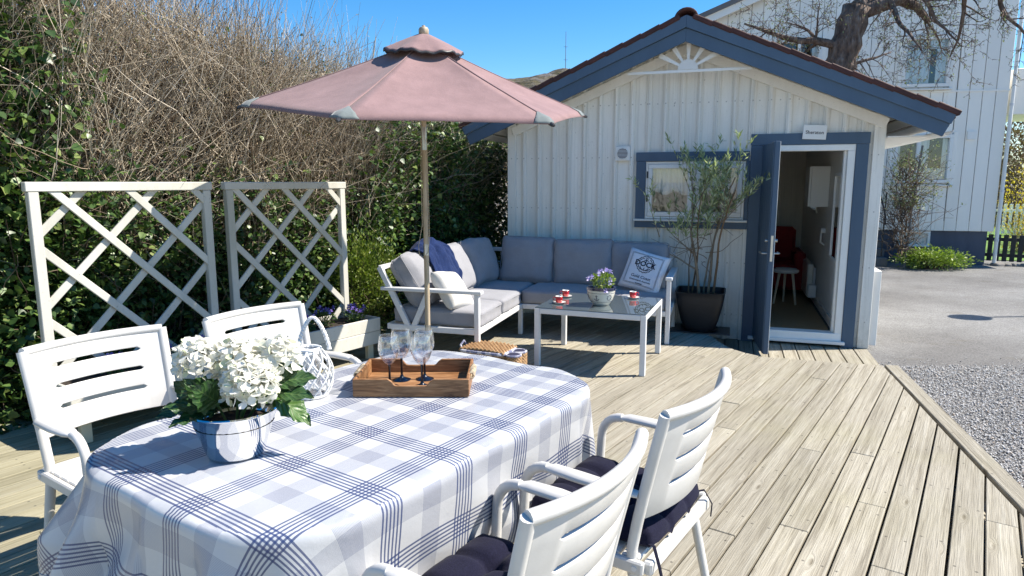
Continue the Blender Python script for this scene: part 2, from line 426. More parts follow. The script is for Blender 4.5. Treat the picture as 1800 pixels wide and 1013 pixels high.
    # glass: mostly clear, mirror-like at glancing angles
    def clear(name, tint, base=0.05, rough=0.0):
        m = MT(name)
        m.t.nodes.remove(m.b)
        tr = m.n('ShaderNodeBsdfTransparent', None, {'Color': (*tint, 1)})
        gl = m.n('ShaderNodeBsdfGlossy', None, {'Color': (1, 1, 1, 1), 'Roughness': rough})
        lw = m.n('ShaderNodeLayerWeight', None, {'Blend': 0.5})
        f = m.math('ADD', m.math('MULTIPLY', m.math('POWER', lw.outputs['Facing'], 2.6), 0.8), base, clamp=True)
        mx = m.n('ShaderNodeMixShader', None, {0: f, 1: tr.outputs[0], 2: gl.outputs[0]})
        out = [x for x in m.t.nodes if x.type == 'OUTPUT_MATERIAL'][0]
        m.t.links.new(mx.outputs[0], out.inputs['Surface'])
        MATS[name] = m.m
    clear('clear_glass', (0.975, 0.98, 0.98), 0.11)
    clear('window_glass', (0.90, 0.92, 0.92), 0.06)
    m = MT('table_glass', 0.03, 0, 0.7)
    m.set('Base Color', (0.10, 0.125, 0.13))
    m.set('Coat Weight', 1.0)
    m.set('Coat Roughness', 0.02)
    MATS['table_glass'] = m.m
    m = MT('polished_steel', 0.13, 1.0)
    m.set('Base Color', (0.86, 0.86, 0.85))
    m.set('Roughness', m.ramp(m.noise(m.tc(), 12, 4, 0.6), [(0.3, 0.03), (0.8, 0.12)]))
    m.bump(m.noise(m.tc(), 9, 3, 0.5), 0.03, 0.01)
    MATS['polished_steel'] = m.m
make_materials()

# ------------------------------------------------------------------ mesh helpers
def link(name, me, mat=None, parent=None, loc=None, rot=None):
    o = bpy.data.objects.new(name, me)
    COL.objects.link(o)
    if parent is not None:
        o.parent = parent
    if loc is not None:
        o.location = loc
    if rot is not None:
        o.rotation_euler = rot
    if mat is not None:
        me.materials.append(MATS[mat])
    return o

def tag(o, label, cat=None, group=None, kind=None):
    if label:
        o['label'] = label
    if cat:
        o['category'] = cat
    if group:
        o['group'] = group
    if kind:
        o['kind'] = kind
    return o

def thing(name, label, cat, loc=(0, 0, 0), rz=0.0, group=None):
    o = bpy.data.objects.new(name, None)
    o.empty_display_size = 0.1
    COL.objects.link(o)
    o.location = loc
    o.rotation_euler = (0, 0, rz)
    return tag(o, label, cat, group)

def np_mesh(name, v, f):
    """v (n,3) array, f (m,k) array of one face size"""
    me = bpy.data.meshes.new(name)
    n, k = len(f), f.shape[1]
    me.vertices.add(len(v))
    me.vertices.foreach_set('co', np.ascontiguousarray(v, dtype=np.float32).ravel())
    me.loops.add(n * k)
    me.loops.foreach_set('vertex_index', np.ascontiguousarray(f, dtype=np.int32).ravel())
    me.polygons.add(n)
    me.polygons.foreach_set('loop_start', np.arange(0, n * k, k, dtype=np.int32))
    me.update(calc_edges=True)
    return me

class MB:
    def __init__(s):
        s.v = []
        s.f = []
    def convex(s, vs, fs):
        c = sum((Vector(v) for v in vs), Vector()) / len(vs)
        b = len(s.v)
        s.v += [tuple(v) for v in vs]
        for f in fs:
            p = [Vector(vs[i]) for i in f]
            nrm = Vector()
            for i in range(len(p)):
                nrm += (p[i] - p[0]).cross(p[(i + 1) % len(p)] - p[0])
            m = sum(p, Vector()) / len(p)
            if nrm.dot(m - c) < 0:
                f = f[::-1]
            s.f.append(tuple(b + i for i in f))
        return s
    def box(s, x0, x1, y0, y1, z0, z1, ch=0.004, mat=None):
        c = ((x0 + x1) / 2, (y0 + y1) / 2, (z0 + z1) / 2)
        h = (abs(x1 - x0) / 2, abs(y1 - y0) / 2, abs(z1 - z0) / 2)
        ch = min(ch, min(h) * 0.45)
        sg = [(a, b, d) for a in (-1, 1) for b in (-1, 1) for d in (-1, 1)]
        idx = {}
        vs = []
        for sn in sg:
            for ax in range(3):
                idx[sn, ax] = len(vs)
                p = Vector([c[i] + sn[i] * (h[i] - (0 if i == ax else ch)) for i in range(3)])
                vs.append(mat @ p if mat is not None else p)
        fs = []
        for ax in range(3):
            o = [i for i in range(3) if i != ax]
            for sa in (-1, 1):
                q = []
                for a, b in ((-1, -1), (1, -1), (1, 1), (-1, 1)):
                    sn = [0, 0, 0]
                    sn[ax] = sa; sn[o[0]] = a; sn[o[1]] = b
                    q.append(idx[tuple(sn), ax])
                fs.append(tuple(q))
            for a in (-1, 1):
                for b in (-1, 1):
                    s0 = [0, 0, 0]; s1 = [0, 0, 0]
                    s0[ax] = -1; s1[ax] = 1
                    for t in (s0, s1):
                        t[o[0]] = a; t[o[1]] = b
                    fs.append((idx[tuple(s0), o[0]], idx[tuple(s1), o[0]], idx[tuple(s1), o[1]], idx[tuple(s0), o[1]]))
        for sn in sg:
            fs.append((idx[sn, 0], idx[sn, 1], idx[sn, 2]))
        return s.convex(vs, fs)
    def bar(s, a, b, w, t, up=(0, 0, 1), ch=0.003):
        """rectangular bar from a to b, w across, t along 'up'"""
        a = Vector(a); b = Vector(b)
        d = (b - a).normalized()
        u = Vector(up)
        u = (u - d * u.dot(d)).normalized()
        r = d.cross(u)
        M = Matrix((d, r, u)).transposed().to_4x4()
        M.translation = (a + b) / 2
        L = (b - a).length / 2
        return s.box(-L, L, -w / 2, w / 2, -t / 2, t / 2, ch, M)
    def prism(s, poly, z0, z1, M=None):
        """polygon (list of xy, any simple shape) extruded in z; M maps to place"""
        a = sum(poly[i][0] * poly[(i + 1) % len(poly)][1] - poly[(i + 1) % len(poly)][0] * poly[i][1] for i in range(len(poly)))
        if a < 0:
            poly = poly[::-1]
        n = len(poly)
        b = len(s.v)
        vs = [Vector((p[0], p[1], z)) for z in (z0, z1) for p in poly]
        if M is not None:
            vs = [M @ v for v in vs]
        s.v += [tuple(v) for v in vs]
        flip = (M is not None and M.determinant() < 0)
        fs = [tuple(range(n))[::-1], tuple(range(n, 2 * n))] + [(i, (i + 1) % n, n + (i + 1) % n, n + i) for i in range(n)]
        for f in fs:
            s.f.append(tuple(b + i for i in (f[::-1] if flip else f)))
        return s
    def tube(s, pts, rad, n=8, closed=False, caps=True, flat=None):
        pts = [Vector(p) for p in pts]
        if not hasattr(rad, '__len__'):
            rad = [rad] * len(pts)
        b = len(s.v)
        L = len(pts)
        ref = None
        for i, p in enumerate(pts):
            if closed:
                d = pts[(i + 1) % L] - pts[i - 1]
            else:
                d = pts[min(i + 1, L - 1)] - pts[max(i - 1, 0)]
            if d.length < 1e-9:
                d = Vector((0, 0, 1))
            d.normalize()
            if ref is None:
                ref = Vector((0, 0, 1)) if abs(d.z) < 0.9 else Vector((1, 0, 0))
            u = ref - d * ref.dot(d)
            if u.length < 1e-6:
                u = d.orthogonal()
            u.normalize()
            w = d.cross(u)
            ref = u
            for k in range(n):
                a = 2 * PI * k / n
                fu = fw = rad[i]
                if flat is not None:
                    fu = rad[i] * flat
                s.v.append(tuple(p + u * math.cos(a) * fu + w * math.sin(a) * fw))
        m = L if closed else L - 1
        for i in range(m):
            j = (i + 1) % L
            for k in range(n):
                s.f.append((b + i * n + k, b + i * n + (k + 1) % n, b + j * n + (k + 1) % n, b + j * n + k))
        if caps and not closed:
            s.f.append(tuple(b + k for k in range(n))[::-1])
            s.f.append(tuple(b + (L - 1) * n + k for k in range(n)))
        return s
    def lathe(s, prof, n=24, c=(0, 0, 0), sx=1.0, sy=1.0):
        b = len(s.v)
        for r, z in prof:
            for k in range(n):
                a = 2 * PI * k / n
                s.v.append((c[0] + r * math.cos(a) * sx, c[1] + r * math.sin(a) * sy, c[2] + z))
        for i in range(len(prof) - 1):
            for k in range(n):
                s.f.append((b + i * n + k, b + i * n + (k + 1) % n, b + (i + 1) * n + (k + 1) % n, b + (i + 1) * n + k))
        return s
    def grid(s, fn, nu, nv, closed_u=False):
        b = len(s.v)
        for j in range(nv + 1):
            for i in range(nu + (0 if closed_u else 1)):
                s.v.append(tuple(fn(i / nu, j / nv)))
        w = nu if closed_u else nu + 1
        for j in range(nv):
            for i in range(nu):
                i2 = (i + 1) % w
                s.f.append((b + j * w + i, b + j * w + i2, b + (j + 1) * w + i2, b + (j + 1) * w + i))
        return s
    def mesh(s, name, smooth=False, ang=35, weld=False):
        me = bpy.data.meshes.new(name)
        me.from_pydata(s.v, [], s.f)
        if weld:
            bm = bmesh.new()
            bm.from_mesh(me)
            bmesh.ops.remove_doubles(bm, verts=bm.verts, dist=1e-5)
            bmesh.ops.dissolve_degenerate(bm, edges=bm.edges, dist=1e-6)
            bm.to_mesh(me)
            bm.free()
        if smooth:
            me.polygons.foreach_set('use_smooth', [True] * len(me.polygons))
            me.set_sharp_from_angle(angle=RAD(ang))
        me.update()
        return me
    def build(s, name, mat, parent=None, smooth=False, loc=None, rot=None, ang=35, weld=False, solid=0.0):
        o = link(name, s.mesh(name, smooth, ang, weld), mat, parent, loc, rot)
        if solid:
            md = o.modifiers.new('solid', 'SOLIDIFY')
            md.thickness = solid
            md.offset = 0
        return o

def bx(name, mat, parent, x0, x1, y0, y1, z0, z1, ch=0.004, loc=None, rot=None):
    return MB().box(x0, x1, y0, y1, z0, z1, ch).build(name, mat, parent, loc=loc, rot=rot)

def copy_tree(o, parent=None):
    c = o.copy()
    COL.objects.link(c)
    c.parent = parent
    for ch in o.children:
        copy_tree(ch, c)
    return c

def soft_box(mb, a, b, c, r, bulge, n=10, seed=0.0, wr=0.0, M=None):
    """rounded, plumped cushion: half sizes a,b,c; bulge in the c axis"""
    base = len(mb.v)
    bm = bmesh.new()
    bmesh.ops.create_cube(bm, size=2.0)
    bmesh.ops.subdivide_edges(bm, edges=bm.edges, cuts=n, use_grid_fill=True)
    for v in bm.verts:
        u = v.co.copy()
        # denser towards edges
        q = Vector([math.copysign(abs(t) ** 0.75, t) for t in u])
        p = Vector((q.x * a, q.y * b, q.z * c))
        inner = Vector([max(-h + r, min(h - r, t)) for t, h in zip(p, (a, b, c))])
        d = p - inner
        if d.length > 1e-9:
            p = inner + d.normalized() * r
        k = (1 - q.x * q.x) * (1 - q.y * q.y)
        p.z += bulge * max(k, 0) ** 0.6 * (1 if u.z > 0 else -1) * abs(q.z)
        e = abs(q.z)
        p.x *= 1 - 0.02 * (1 - e)
        if wr:
            nz = mnoise.noise(Vector((p.x * 6 + seed, p.y * 6, p.z * 6 + seed * 2)))
            nz2 = mnoise.noise(Vector((p.x * 15 + seed, p.y * 15, p.z * 15)))
            p += p.normalized() * (nz * wr + nz2 * wr * 0.4)
        v.co = M @ p if M is not None else p
    bm.verts.index_update()
    mb.v += [tuple(v.co) for v in bm.verts]
    mb.f += [tuple(base + v.index for v in f.verts) for f in bm.faces]
    bm.free()
    return mb

# --- vectorised twigs and leaves
def twig_mesh(name, st, dr, ln, r0, r1, npts=5, sides=3, bend=None, wig=0.06, rng=None, droop=0.0):
    T = len(st)
    t = np.linspace(0, 1, npts)
    dr = dr / np.linalg.norm(dr, axis=1, keepdims=True)
    if bend is None:
        bend = rng.normal(0, 0.25, (T, 3))
    P = st[:, None, :] + dr[:, None, :] * (ln[:, None] * t)[:, :, None] + bend[:, None, :] * (ln[:, None] * t ** 2)[:, :, None]
    w = np.cumsum(rng.normal(0, wig, (T, npts, 3)), axis=1) * ln[:, None, None] * 0.5
    w[:, 0] = 0
    P = P + w
    P[:, :, 2] -= droop * (ln[:, None] * t ** 2)
    tan = np.gradient(P, axis=1)
    tan /= np.linalg.norm(tan, axis=2, keepdims=True) + 1e-9
    ref = np.where(np.abs(tan[..., 2:3]) < 0.9, np.array([0, 0, 1.0]), np.array([1.0, 0, 0]))
    u = np.cross(tan, ref)
    u /= np.linalg.norm(u, axis=2, keepdims=True) + 1e-9
    v = np.cross(tan, u)
    rad = r0[:, None] * (1 - t) + r1[:, None] * t
    a = np.arange(sides) * 2 * PI / sides
    R = P[:, :, None, :] + rad[:, :, None, None] * (u[:, :, None, :] * np.cos(a)[None, None, :, None] + v[:, :, None, :] * np.sin(a)[None, None, :, None])
    V = R.reshape(-1, 3)
    base = (np.arange(T) * npts * sides)[:, None, None, None]
    i = np.arange(npts - 1)[None, :, None, None]
    k = np.arange(sides)[None, None, :, None]
    k2 = (k + 1) % sides
    F = np.concatenate([base + i * sides + k, base + i * sides + k2, base + (i + 1) * sides + k2, base + (i + 1) * sides + k], axis=3).reshape(-1, 4)
    me = np_mesh(name, V, F)
    me.polygons.foreach_set('use_smooth', np.ones(len(me.polygons), dtype=bool))
    return me, P

LEAFS = {
    'ivy': (np.array([[0, 0, 0], [-.45, .15, .03], [-.38, .5, .06], [0, 1.0, -.06], [.38, .5, .06], [.45, .15, .03], [0, .45, -.03]]),
            [(0, 1, 6), (1, 2, 6), (2, 3, 6), (3, 4, 6), (4, 5, 6), (5, 0, 6)]),
    'oval': (np.array([[0, 0, 0], [-.26, .42, .06], [0, 1.0, -.05], [.26, .42, .06]]), [(0, 1, 2), (0, 2, 3)]),
    'narrow': (np.array([[0, 0, 0], [-.11, .45, .03], [0, 1.0, -.04], [.11, .45, .03]]), [(0, 1, 2), (0, 2, 3)]),
    'petal': (np.array([[0, 0, 0], [-.30, .25, .06], [-.47, .58, .13], [-.28, .94, .05], [.22, .98, .02], [.47, .60, .12], [.30, .25, .06], [0, .55, -.02]]),
              [(0, 1, 7), (1, 2, 7), (2, 3, 7), (3, 4, 7), (4, 5, 7), (5, 6, 7), (6, 0, 7)]),
}
def leaf_mesh(name, pos, out, size, kind, rng, roll=1.0):
    """leaves at pos, growing along 'out' (n,3)"""
    T = len(pos)
    sh, tr = LEAFS[kind]
    d = out / (np.linalg.norm(out, axis=1, keepdims=True) + 1e-9)
    rv = rng.normal(0, 1, (T, 3)) * roll + np.array([0, 0, 1.0])
    x = np.cross(d, rv)
    x /= np.linalg.norm(x, axis=1, keepdims=True) + 1e-9
    z = np.cross(x, d)
    V = pos[:, None, :] + size[:, None, None] * (sh[None, :, 0:1] * x[:, None, :] + sh[None, :, 1:2] * d[:, None, :] + sh[None, :, 2:3] * z[:, None, :])
    n = len(sh)
    F = (np.arange(T) * n)[:, None, None] + np.array(tr)[None]
    return np_mesh(name, V.reshape(-1, 3), F.reshape(-1, 3))

def text_mesh(body, size, M, mat, name, parent, fn=None, offset=0.0, align='CENTER', shear=0.0):
    cu = bpy.data.curves.new(name, 'FONT')
    cu.body = body
    cu.size = size
    cu.align_x = align
    cu.align_y = 'CENTER'
    cu.offset = offset
    cu.shear = shear
    cu.resolution_u = 3
    to = bpy.data.objects.new(name, cu)
    COL.objects.link(to)
    me = bpy.data.meshes.new_from_object(to)
    bpy.data.objects.remove(to)
    for v in me.vertices:
        v.co = fn(v.co) if fn else M @ v.co
    me.materials.clear()
    return link(name, me, mat, parent)

# ================================================================== SETTING
rng = np.random.default_rng(7)
random.seed(7)
R = random.random
def U(a, b):
    return a + (b - a) * R()

def sheet(name, poly, z, mat, label=None):
    me = bpy.data.meshes.new(name)
    a = sum(poly[i][0] * poly[(i + 1) % len(poly)][1] - poly[(i + 1) % len(poly)][0] * poly[i][1] for i in range(len(poly)))
    if a < 0:
        poly = poly[::-1]
    me.from_pydata([(p[0], p[1], z) for p in poly], [], [tuple(range(len(poly)))])
    o = link(name, me, mat)
    o['kind'] = 'structure'
    if label:
        o['label'] = label
    return o

sheet('ground', [(-1500, -1500), (1500, -1500), (1500, 1500), (-1500, 1500)], -0.28, 'garden_ground', 'pale sandy garden ground around the deck')
sheet('soil_bed', [(-5.5, 1.0), (-4.0, 1.4), (-3.0, 3.9), (-1.6, 6.0), (-0.3, 7.9), (0.6, 10.5), (-2.5, 11.0), (-5.5, 6.0)], -0.24, 'hedge_soil_and_shade', 'dark soil under the hedge')
sheet('driveway', [(2.0, 6.2), (3.0, 2.2), (4.0, -3), (22, -3), (22, 16.0), (3.0, 16.0)], -0.205, 'driveway', 'pale grey asphalt driveway beside the house')
gp = [(1.2, -1.0), (2.3, 2.2), (3.1, 5.0), (3.42, 6.05)]
ge = [(3.9, 6.12), (4.5, 6.05), (5.3, 6.02), (6.4, 5.7), (7.5, 5.4), (7.5, -1.0)]
sheet('gravel', gp + ge, -0.198, 'gravel_bed', 'light grey gravel strip along the deck edge')

# loose stones
def stones():
    n = 60000
    x = rng.uniform(1.9, 6.0, n)
    y = rng.uniform(2.0, 6.35, n)
    edge = 2.66 + (y - 3.6) * 0.292
    top = 6.02 + np.where(rng.uniform(0, 1, n) < 0.12, rng.exponential(0.22, n), rng.normal(0, 0.05, n))
    keep = (x > edge + 0.02) & (y < top) & (x < 0.84 * y + 0.4)
    x, y = x[keep], y[keep]
    n = len(x)
    s = 0.0045 + 0.009 * rng.beta(1.2, 3.0, n)
    sh = np.array([[1, 0, 0], [-1, 0, 0], [0, 1, 0], [0, -1, 0], [0, 0, 1], [0, 0, -1.0]])
    v = sh[None] * (s[:, None, None] * rng.uniform(0.6, 1.3, (n, 6, 1)))
    ang = rng.uniform(0, 2 * PI, n)
    c, sn = np.cos(ang), np.sin(ang)
    vx = v[..., 0] * c[:, None] - v[..., 1] * sn[:, None]
    vy = v[..., 0] * sn[:, None] + v[..., 1] * c[:, None]
    V = np.stack([vx + x[:, None], vy + y[:, None], v[..., 2] * 0.8 - 0.193 + rng.uniform(0, 0.006, (n, 1))], axis=2)
    tri = np.array([[0, 2, 4], [2, 1, 4], [1, 3, 4], [3, 0, 4], [2, 0, 5], [1, 2, 5], [3, 1, 5], [0, 3, 5]])
    F = (np.arange(n) * 6)[:, None, None] + tri[None]
    o = link('gravel_stones', np_mesh('gravel_stones', V.reshape(-1, 3), F.reshape(-1, 3)), 'gravel_stone')
    tag(o, 'loose pale gravel stones beside the deck', 'gravel', kind='stuff')
stones()

# ------------------------------------------------------------------ deck
def clip(poly, a, b, c):
    """keep a*x+b*y<=c"""
    out = []
    for i in range(len(poly)):
        p, q = poly[i], poly[(i + 1) % len(poly)]
        dp, dq = a * p[0] + b * p[1] - c, a * q[0] + b * q[1] - c
        if dp <= 0:
            out.append(p)
        if dp * dq < 0:
            t = dp / (dp - dq)
            out.append((p[0] + (q[0] - p[0]) * t, p[1] + (q[1] - p[1]) * t))
    return out

def parea(p):
    return abs(sum(p[i][0] * p[(i + 1) % len(p)][1] - p[(i + 1) % len(p)][0] * p[i][1] for i in range(len(p)))) / 2

def boards(parent, poly, ang, pitch, width, z, th, mat, joints=(2.6, 4.4), name='board', seed=1, jit=0.0):
    rr = random.Random(seed)
    ax = (math.cos(ang), math.sin(ang))
    ay = (-ax[1], ax[0])
    loc = [(p[0] * ax[0] + p[1] * ax[1], p[0] * ay[0] + p[1] * ay[1]) for p in poly]
    y0, y1 = min(p[1] for p in loc), max(p[1] for p in loc)
    k = math.floor(y0 / pitch)
    while k * pitch < y1:
        a, b = k * pitch + (pitch - width) / 2, k * pitch + (pitch + width) / 2
        b -= rr.uniform(0, jit)
        strip = clip(clip(loc, 0, 1, b), 0, -1, -a)
        k += 1
        if len(strip) < 3:
            continue
        xs, xe = min(p[0] for p in strip), max(p[0] for p in strip)
        cuts = []
        x = xs + rr.uniform(0.9, joints[1])
        while x < xe - 0.5:
            cuts.append(x)
            x += rr.uniform(*joints)
        ed = [xs - 1] + cuts + [xe + 1]
        for i in range(len(ed) - 1):
            q = clip(clip(strip, 1, 0, ed[i + 1] - 0.0015), -1, 0, -(ed[i] + 0.0015))
            # drop repeats
            q = [q[j] for j in range(len(q)) if (abs(q[j][0] - q[j - 1][0]) + abs(q[j][1] - q[j - 1][1])) > 1e-4]
            if len(q) < 3 or parea(q) < 0.003:
                continue
            cx = (min(p[0] for p in q) + max(p[0] for p in q)) / 2
            cy = (a + b) / 2
            mb = MB().prism([(p[0] - cx, p[1] - cy) for p in q], -th, 0)
            dz = rr.uniform(-0.0025, 0.0015)
            o = mb.build(name, mat, parent, loc=(cx * ax[0] + cy * ay[0], cx * ax[1] + cy * ay[1], z + dz), rot=(0, 0, ang))
            md = o.modifiers.new('edge', 'BEVEL')
            md.width = 0.003
            md.segments = 1
            md.limit_method = 'ANGLE'

deck = bpy.data.objects.new('deck', None)
COL.objects.link(deck)
tag(deck, 'weathered grey timber deck of diagonal boards', kind='structure')
BANG = RAD(55)
deck_poly = [(3.07, 5.39), (2.62, 5.53), (2.30, 5.63), (2.17, 5.68), (2.08, 5.80), (2.00, 5.97), (1.975, 6.15), (1.94, 7.06), (-0.10, 7.72), (-0.6, 8.0),
             (-1.6, 7.1), (-2.3, 6.0), (-3.6, 4.15), (-4.1, 3.0), (-3.0, 0.2), (-2.0, -0.6), (1.31, -0.6)]
boards(deck, deck_poly, BANG, 0.1250, 0.1170, 0.0, 0.028, 'deck_timber', seed=4, jit=0.003)
# flat edging board along the gravel, in pieces
edge_pts = [(3.085, 5.405), (2.36, 2.92), (1.325, -0.6)]
for i in range(len(edge_pts) - 1):
    a, b = Vector((*edge_pts[i], 0)), Vector((*edge_pts[i + 1], 0))
    d = (b - a)
    L = d.length
    d.normalize()
    ang = math.atan2(d.y, d.x)
    nrm = Vector((-d.y, d.x, 0))
    c = (a + b) / 2 + nrm * 0.058
    bx('edging_board', 'deck_timber', deck, -L / 2 + 0.001, L / 2 + 0.012, -0.052, 0.052, -0.03, 0.004, 0.004, loc=(c.x, c.y, 0), rot=(0, 0, ang))
    c2 = (a + b) / 2 + nrm * 0.095
    bx('fascia', 'deck_timber', deck, -L / 2, L / 2, -0.011, 0.011, -0.2, -0.031, 0.003, loc=(c2.x, c2.y, 0), rot=(0, 0, ang))
# step edge towards the door
ep = [(3.07, 5.385), (2.30, 5.625), (2.165, 5.675), (2.07, 5.80), (1.99, 5.97), (1.965, 6.15), (1.93, 7.05)]
for i in range(len(ep) - 1):
    a, b = Vector((*ep[i], 0)), Vector((*ep[i + 1], 0))
    d = b - a
    c = (a + b) / 2
    bx('fascia', 'deck_timber', deck, -d.length / 2, d.length / 2, -0.008, 0.008, -0.2, -0.03, 0.002, loc=(c.x, c.y, 0), rot=(0, 0, math.atan2(d.y, d.x)))

# ------------------------------------------------------------------ shed
SC = Vector((3.574, 6.613, -0.16))
SYAW = RAD(-18)
def sh(x, y, z=0.0):
    c, s = math.cos(SYAW), math.sin(SYAW)
    return (SC.x + x * c - y * s, SC.y + x * s + y * c, SC.z + z)
landing = bpy.data.objects.new('landing', None)
COL.objects.link(landing)
tag(landing, 'sunken strip of short boards in front of the shed door', kind='structure')
boards(landing, [sh(-1.76, -0.005)[:2], sh(0.03, -0.005)[:2], sh(0.0, -1.25)[:2], sh(-1.76, -1.25)[:2]], SYAW + PI / 2, 0.137, 0.126, -0.16, 0.028, 'deck_timber', seed=9)

shed = thing('shed', 'white board-and-batten garden shed with blue bargeboards, window casing and open blue door', 'shed', SC, SYAW)
AX, AZ, SL = -1.86, 3.09, 0.42
SW, SD = 3.78, 4.2
def gz(x):
    return AZ - SL * abs(x - AX)
OPEN = [(-1.075, -0.235, -0.02, 2.03), (-2.24, -1.235, 1.275, 1.885)]
front = MB().box(-SW, -SW + 0.01, 0.03, 0.05, 0, 0.1).build('front_wall', 'shed_white', shed)
def wall_piece(name, x0, x1, y0, y1, z0, zt0, zt1, parent, mat='shed_boards', peak=None):
    pts = [(x0, z0), (x1, z0), (x1, zt1)]
    if peak:
        pts.append(peak)
    pts.append((x0, zt0))
    M = Matrix(((1, 0, 0, 0), (0, 0, 1, 0), (0, 1, 0, 0), (0, 0, 0, 1)))
    cx = (x0 + x1) / 2
    o = MB().prism([(p[0] - cx, p[1]) for p in pts], y0, y1, M).build(name, mat, parent, loc=(cx, 0, 0))
    md = o.modifiers.new('edge', 'BEVEL')
    md.width = 0.004
    md.segments = 1
    return o
def column(name, x0, x1, y0, y1, parent):
    cuts = {x0, x1}
    for o in OPEN:
        for c in o[:2]:
            if x0 < c < x1:
                cuts.add(c)
    if x0 < AX < x1:
        pass
    cuts = sorted(cuts)
    for a, b in zip(cuts[:-1], cuts[1:]):
        if b - a < 0.004:
            continue
        iv = [[0.0, None]]
        m = (a + b) / 2
        for o in OPEN:
            if o[0] <= m <= o[1]:
                new = []
                for lo, hi in iv:
                    if o[2] > lo:
                        new.append([lo, o[2]])
                    new.append([o[3], hi])
                iv = new
        for lo, hi in iv:
            if hi is None:
                pk = (AX, gz(AX)) if a < AX < b else None
                wall_piece(name, a, b, y0, y1, lo, gz(a), gz(b), parent, peak=pk)
            elif hi - lo > 0.01:
                wall_piece(name, a, b, y0, y1, lo, hi, hi, parent)
pitch = 0.172
x = -SW
while x < -0.02:
    x1 = min(x + pitch, 0.0)
    column('board', x + 0.002, x1 - 0.002, 0.0, 0.022, front)
    x += pitch
x = -SW + pitch
while x < -0.05:
    column('batten', x - 0.026, x + 0.026, -0.022, -0.002, front)
    column('batten_moulding', x - 0.012, x + 0.012, -0.031, -0.0235, front)
    x += pitch
for a, b in ((-SW - 0.02, -SW + 0.075), (-0.085, 0.02)):
    column('corner_board', a, b, -0.034, -0.003, front)
# frieze boards under the roof slope
for sgn in (-1, 1):
    a = Vector((AX, -0.012, gz(AX) - 0.09))
    b = Vector((AX + sgn * 1.88, -0.012, gz(AX + sgn * 1.88) - 0.09))
    MB().bar(a, b, 0.022, 0.10, (0, 0, 1)).build('frieze_board', 'shed_white', front, loc=(0, -0.026, 0))
# side, back and inner shell
def plain(name, x0, x1, y0, y1, z0, z1, mat, parent=shed, ch=0.003):
    return bx(name, mat, parent, x0, x1, y0, y1, z0, z1, ch)
side = plain('side_wall', -SW, -SW + 0.09, 0.05, SD, 0, 2.29, 'shed_white')
for k in range(24):
    bx('batten', 'shed_white', side, -SW - 0.022, -SW - 0.001, 0.12 + k * 0.172, 0.165 + k * 0.172, 0, 2.27, 0.003)
wall_piece('back_wall', -SW, 0, SD, SD + 0.1, 0, gz(-SW), gz(0), shed, peak=(AX, gz(AX)))
WY0, WY1, WZ0, WZ1 = 2.35, 2.95, 1.30, 1.74
for y0, y1, z0, z1 in ((0.05, WY0, 0, 2.29), (WY1, SD, 0, 2.29), (WY0, WY1, 0, WZ0), (WY0, WY1, WZ1, 2.29)):
    plain('side_wall', -0.27, 0.0, y0 + 0.001, y1 - 0.001, z0, z1, 'shed_white')
plain('side_panel', 0.021, 0.10, 0.05, 0.5, 0.02, 0.78, 'trim_white')
plain('ceiling', -SW + 0.09, -0.27, 0.05, SD, 2.3, 2.34, 'interior_white')
plain('floor', -SW + 0.09, -0.27, 0.05, SD, 0.05, 0.11, 'interior_dark')
for x0, x1, z0, z1 in ((-SW + 0.09, -2.25, 0.11, 2.3), (-2.245, -1.235, 0.11, 1.26), (-2.245, -1.235, 1.9, 2.3), (-1.23, -1.08, 0.11, 2.3), (-1.075, -0.235, 2.04, 2.3)):
    plain('inner_lining', x0, x1, 0.05, 0.07, z0, z1, 'interior_white')
# grooved panelling of the inner right wall
def panelling():
    mb = MB()
    n = 78
    for k in range(n):
        y0 = 0.075 + k * (SD - 0.1) / n
        y1 = y0 + (SD - 0.1) / n - 0.006
        ym = (y0 + y1) / 2
        if WY0 - 0.02 < ym < WY1 + 0.02:
            mb.box(-0.281, -0.2705, y0, y1, 0.22, WZ0, 0.002)
            mb.box(-0.281, -0.2705, y0, y1, WZ1, 2.29, 0.002)
        else:
            mb.box(-0.281, -0.2705, y0, y1, 0.22, 2.29, 0.002)
    o = mb.build('panelling', 'interior_white', shed)
    o['kind'] = 'stuff'
    plain('skirting', -0.292, -0.271, 0.08, SD, 0.112, 0.215, 'interior_white')
panelling()
sw = bx('window', 'trim_white', shed, -0.30, -0.2815, WY0 - 0.05, WY1 + 0.05, WZ0 - 0.05, WZ0 - 0.001)
bx('frame', 'trim_white', sw, -0.30, -0.2815, WY0 - 0.05, WY1 + 0.05, WZ1 + 0.001, WZ1 + 0.05)
bx('frame', 'trim_white', sw, -0.30, -0.2815, WY0 - 0.05, WY0 - 0.002, WZ0, WZ1)
bx('frame', 'trim_white', sw, -0.30, -0.2815, WY1 + 0.002, WY1 + 0.05, WZ0, WZ1)
bx('pane', 'window_glass', sw, -0.05, -0.045, WY0, WY1, WZ0, WZ1, 0.0005)

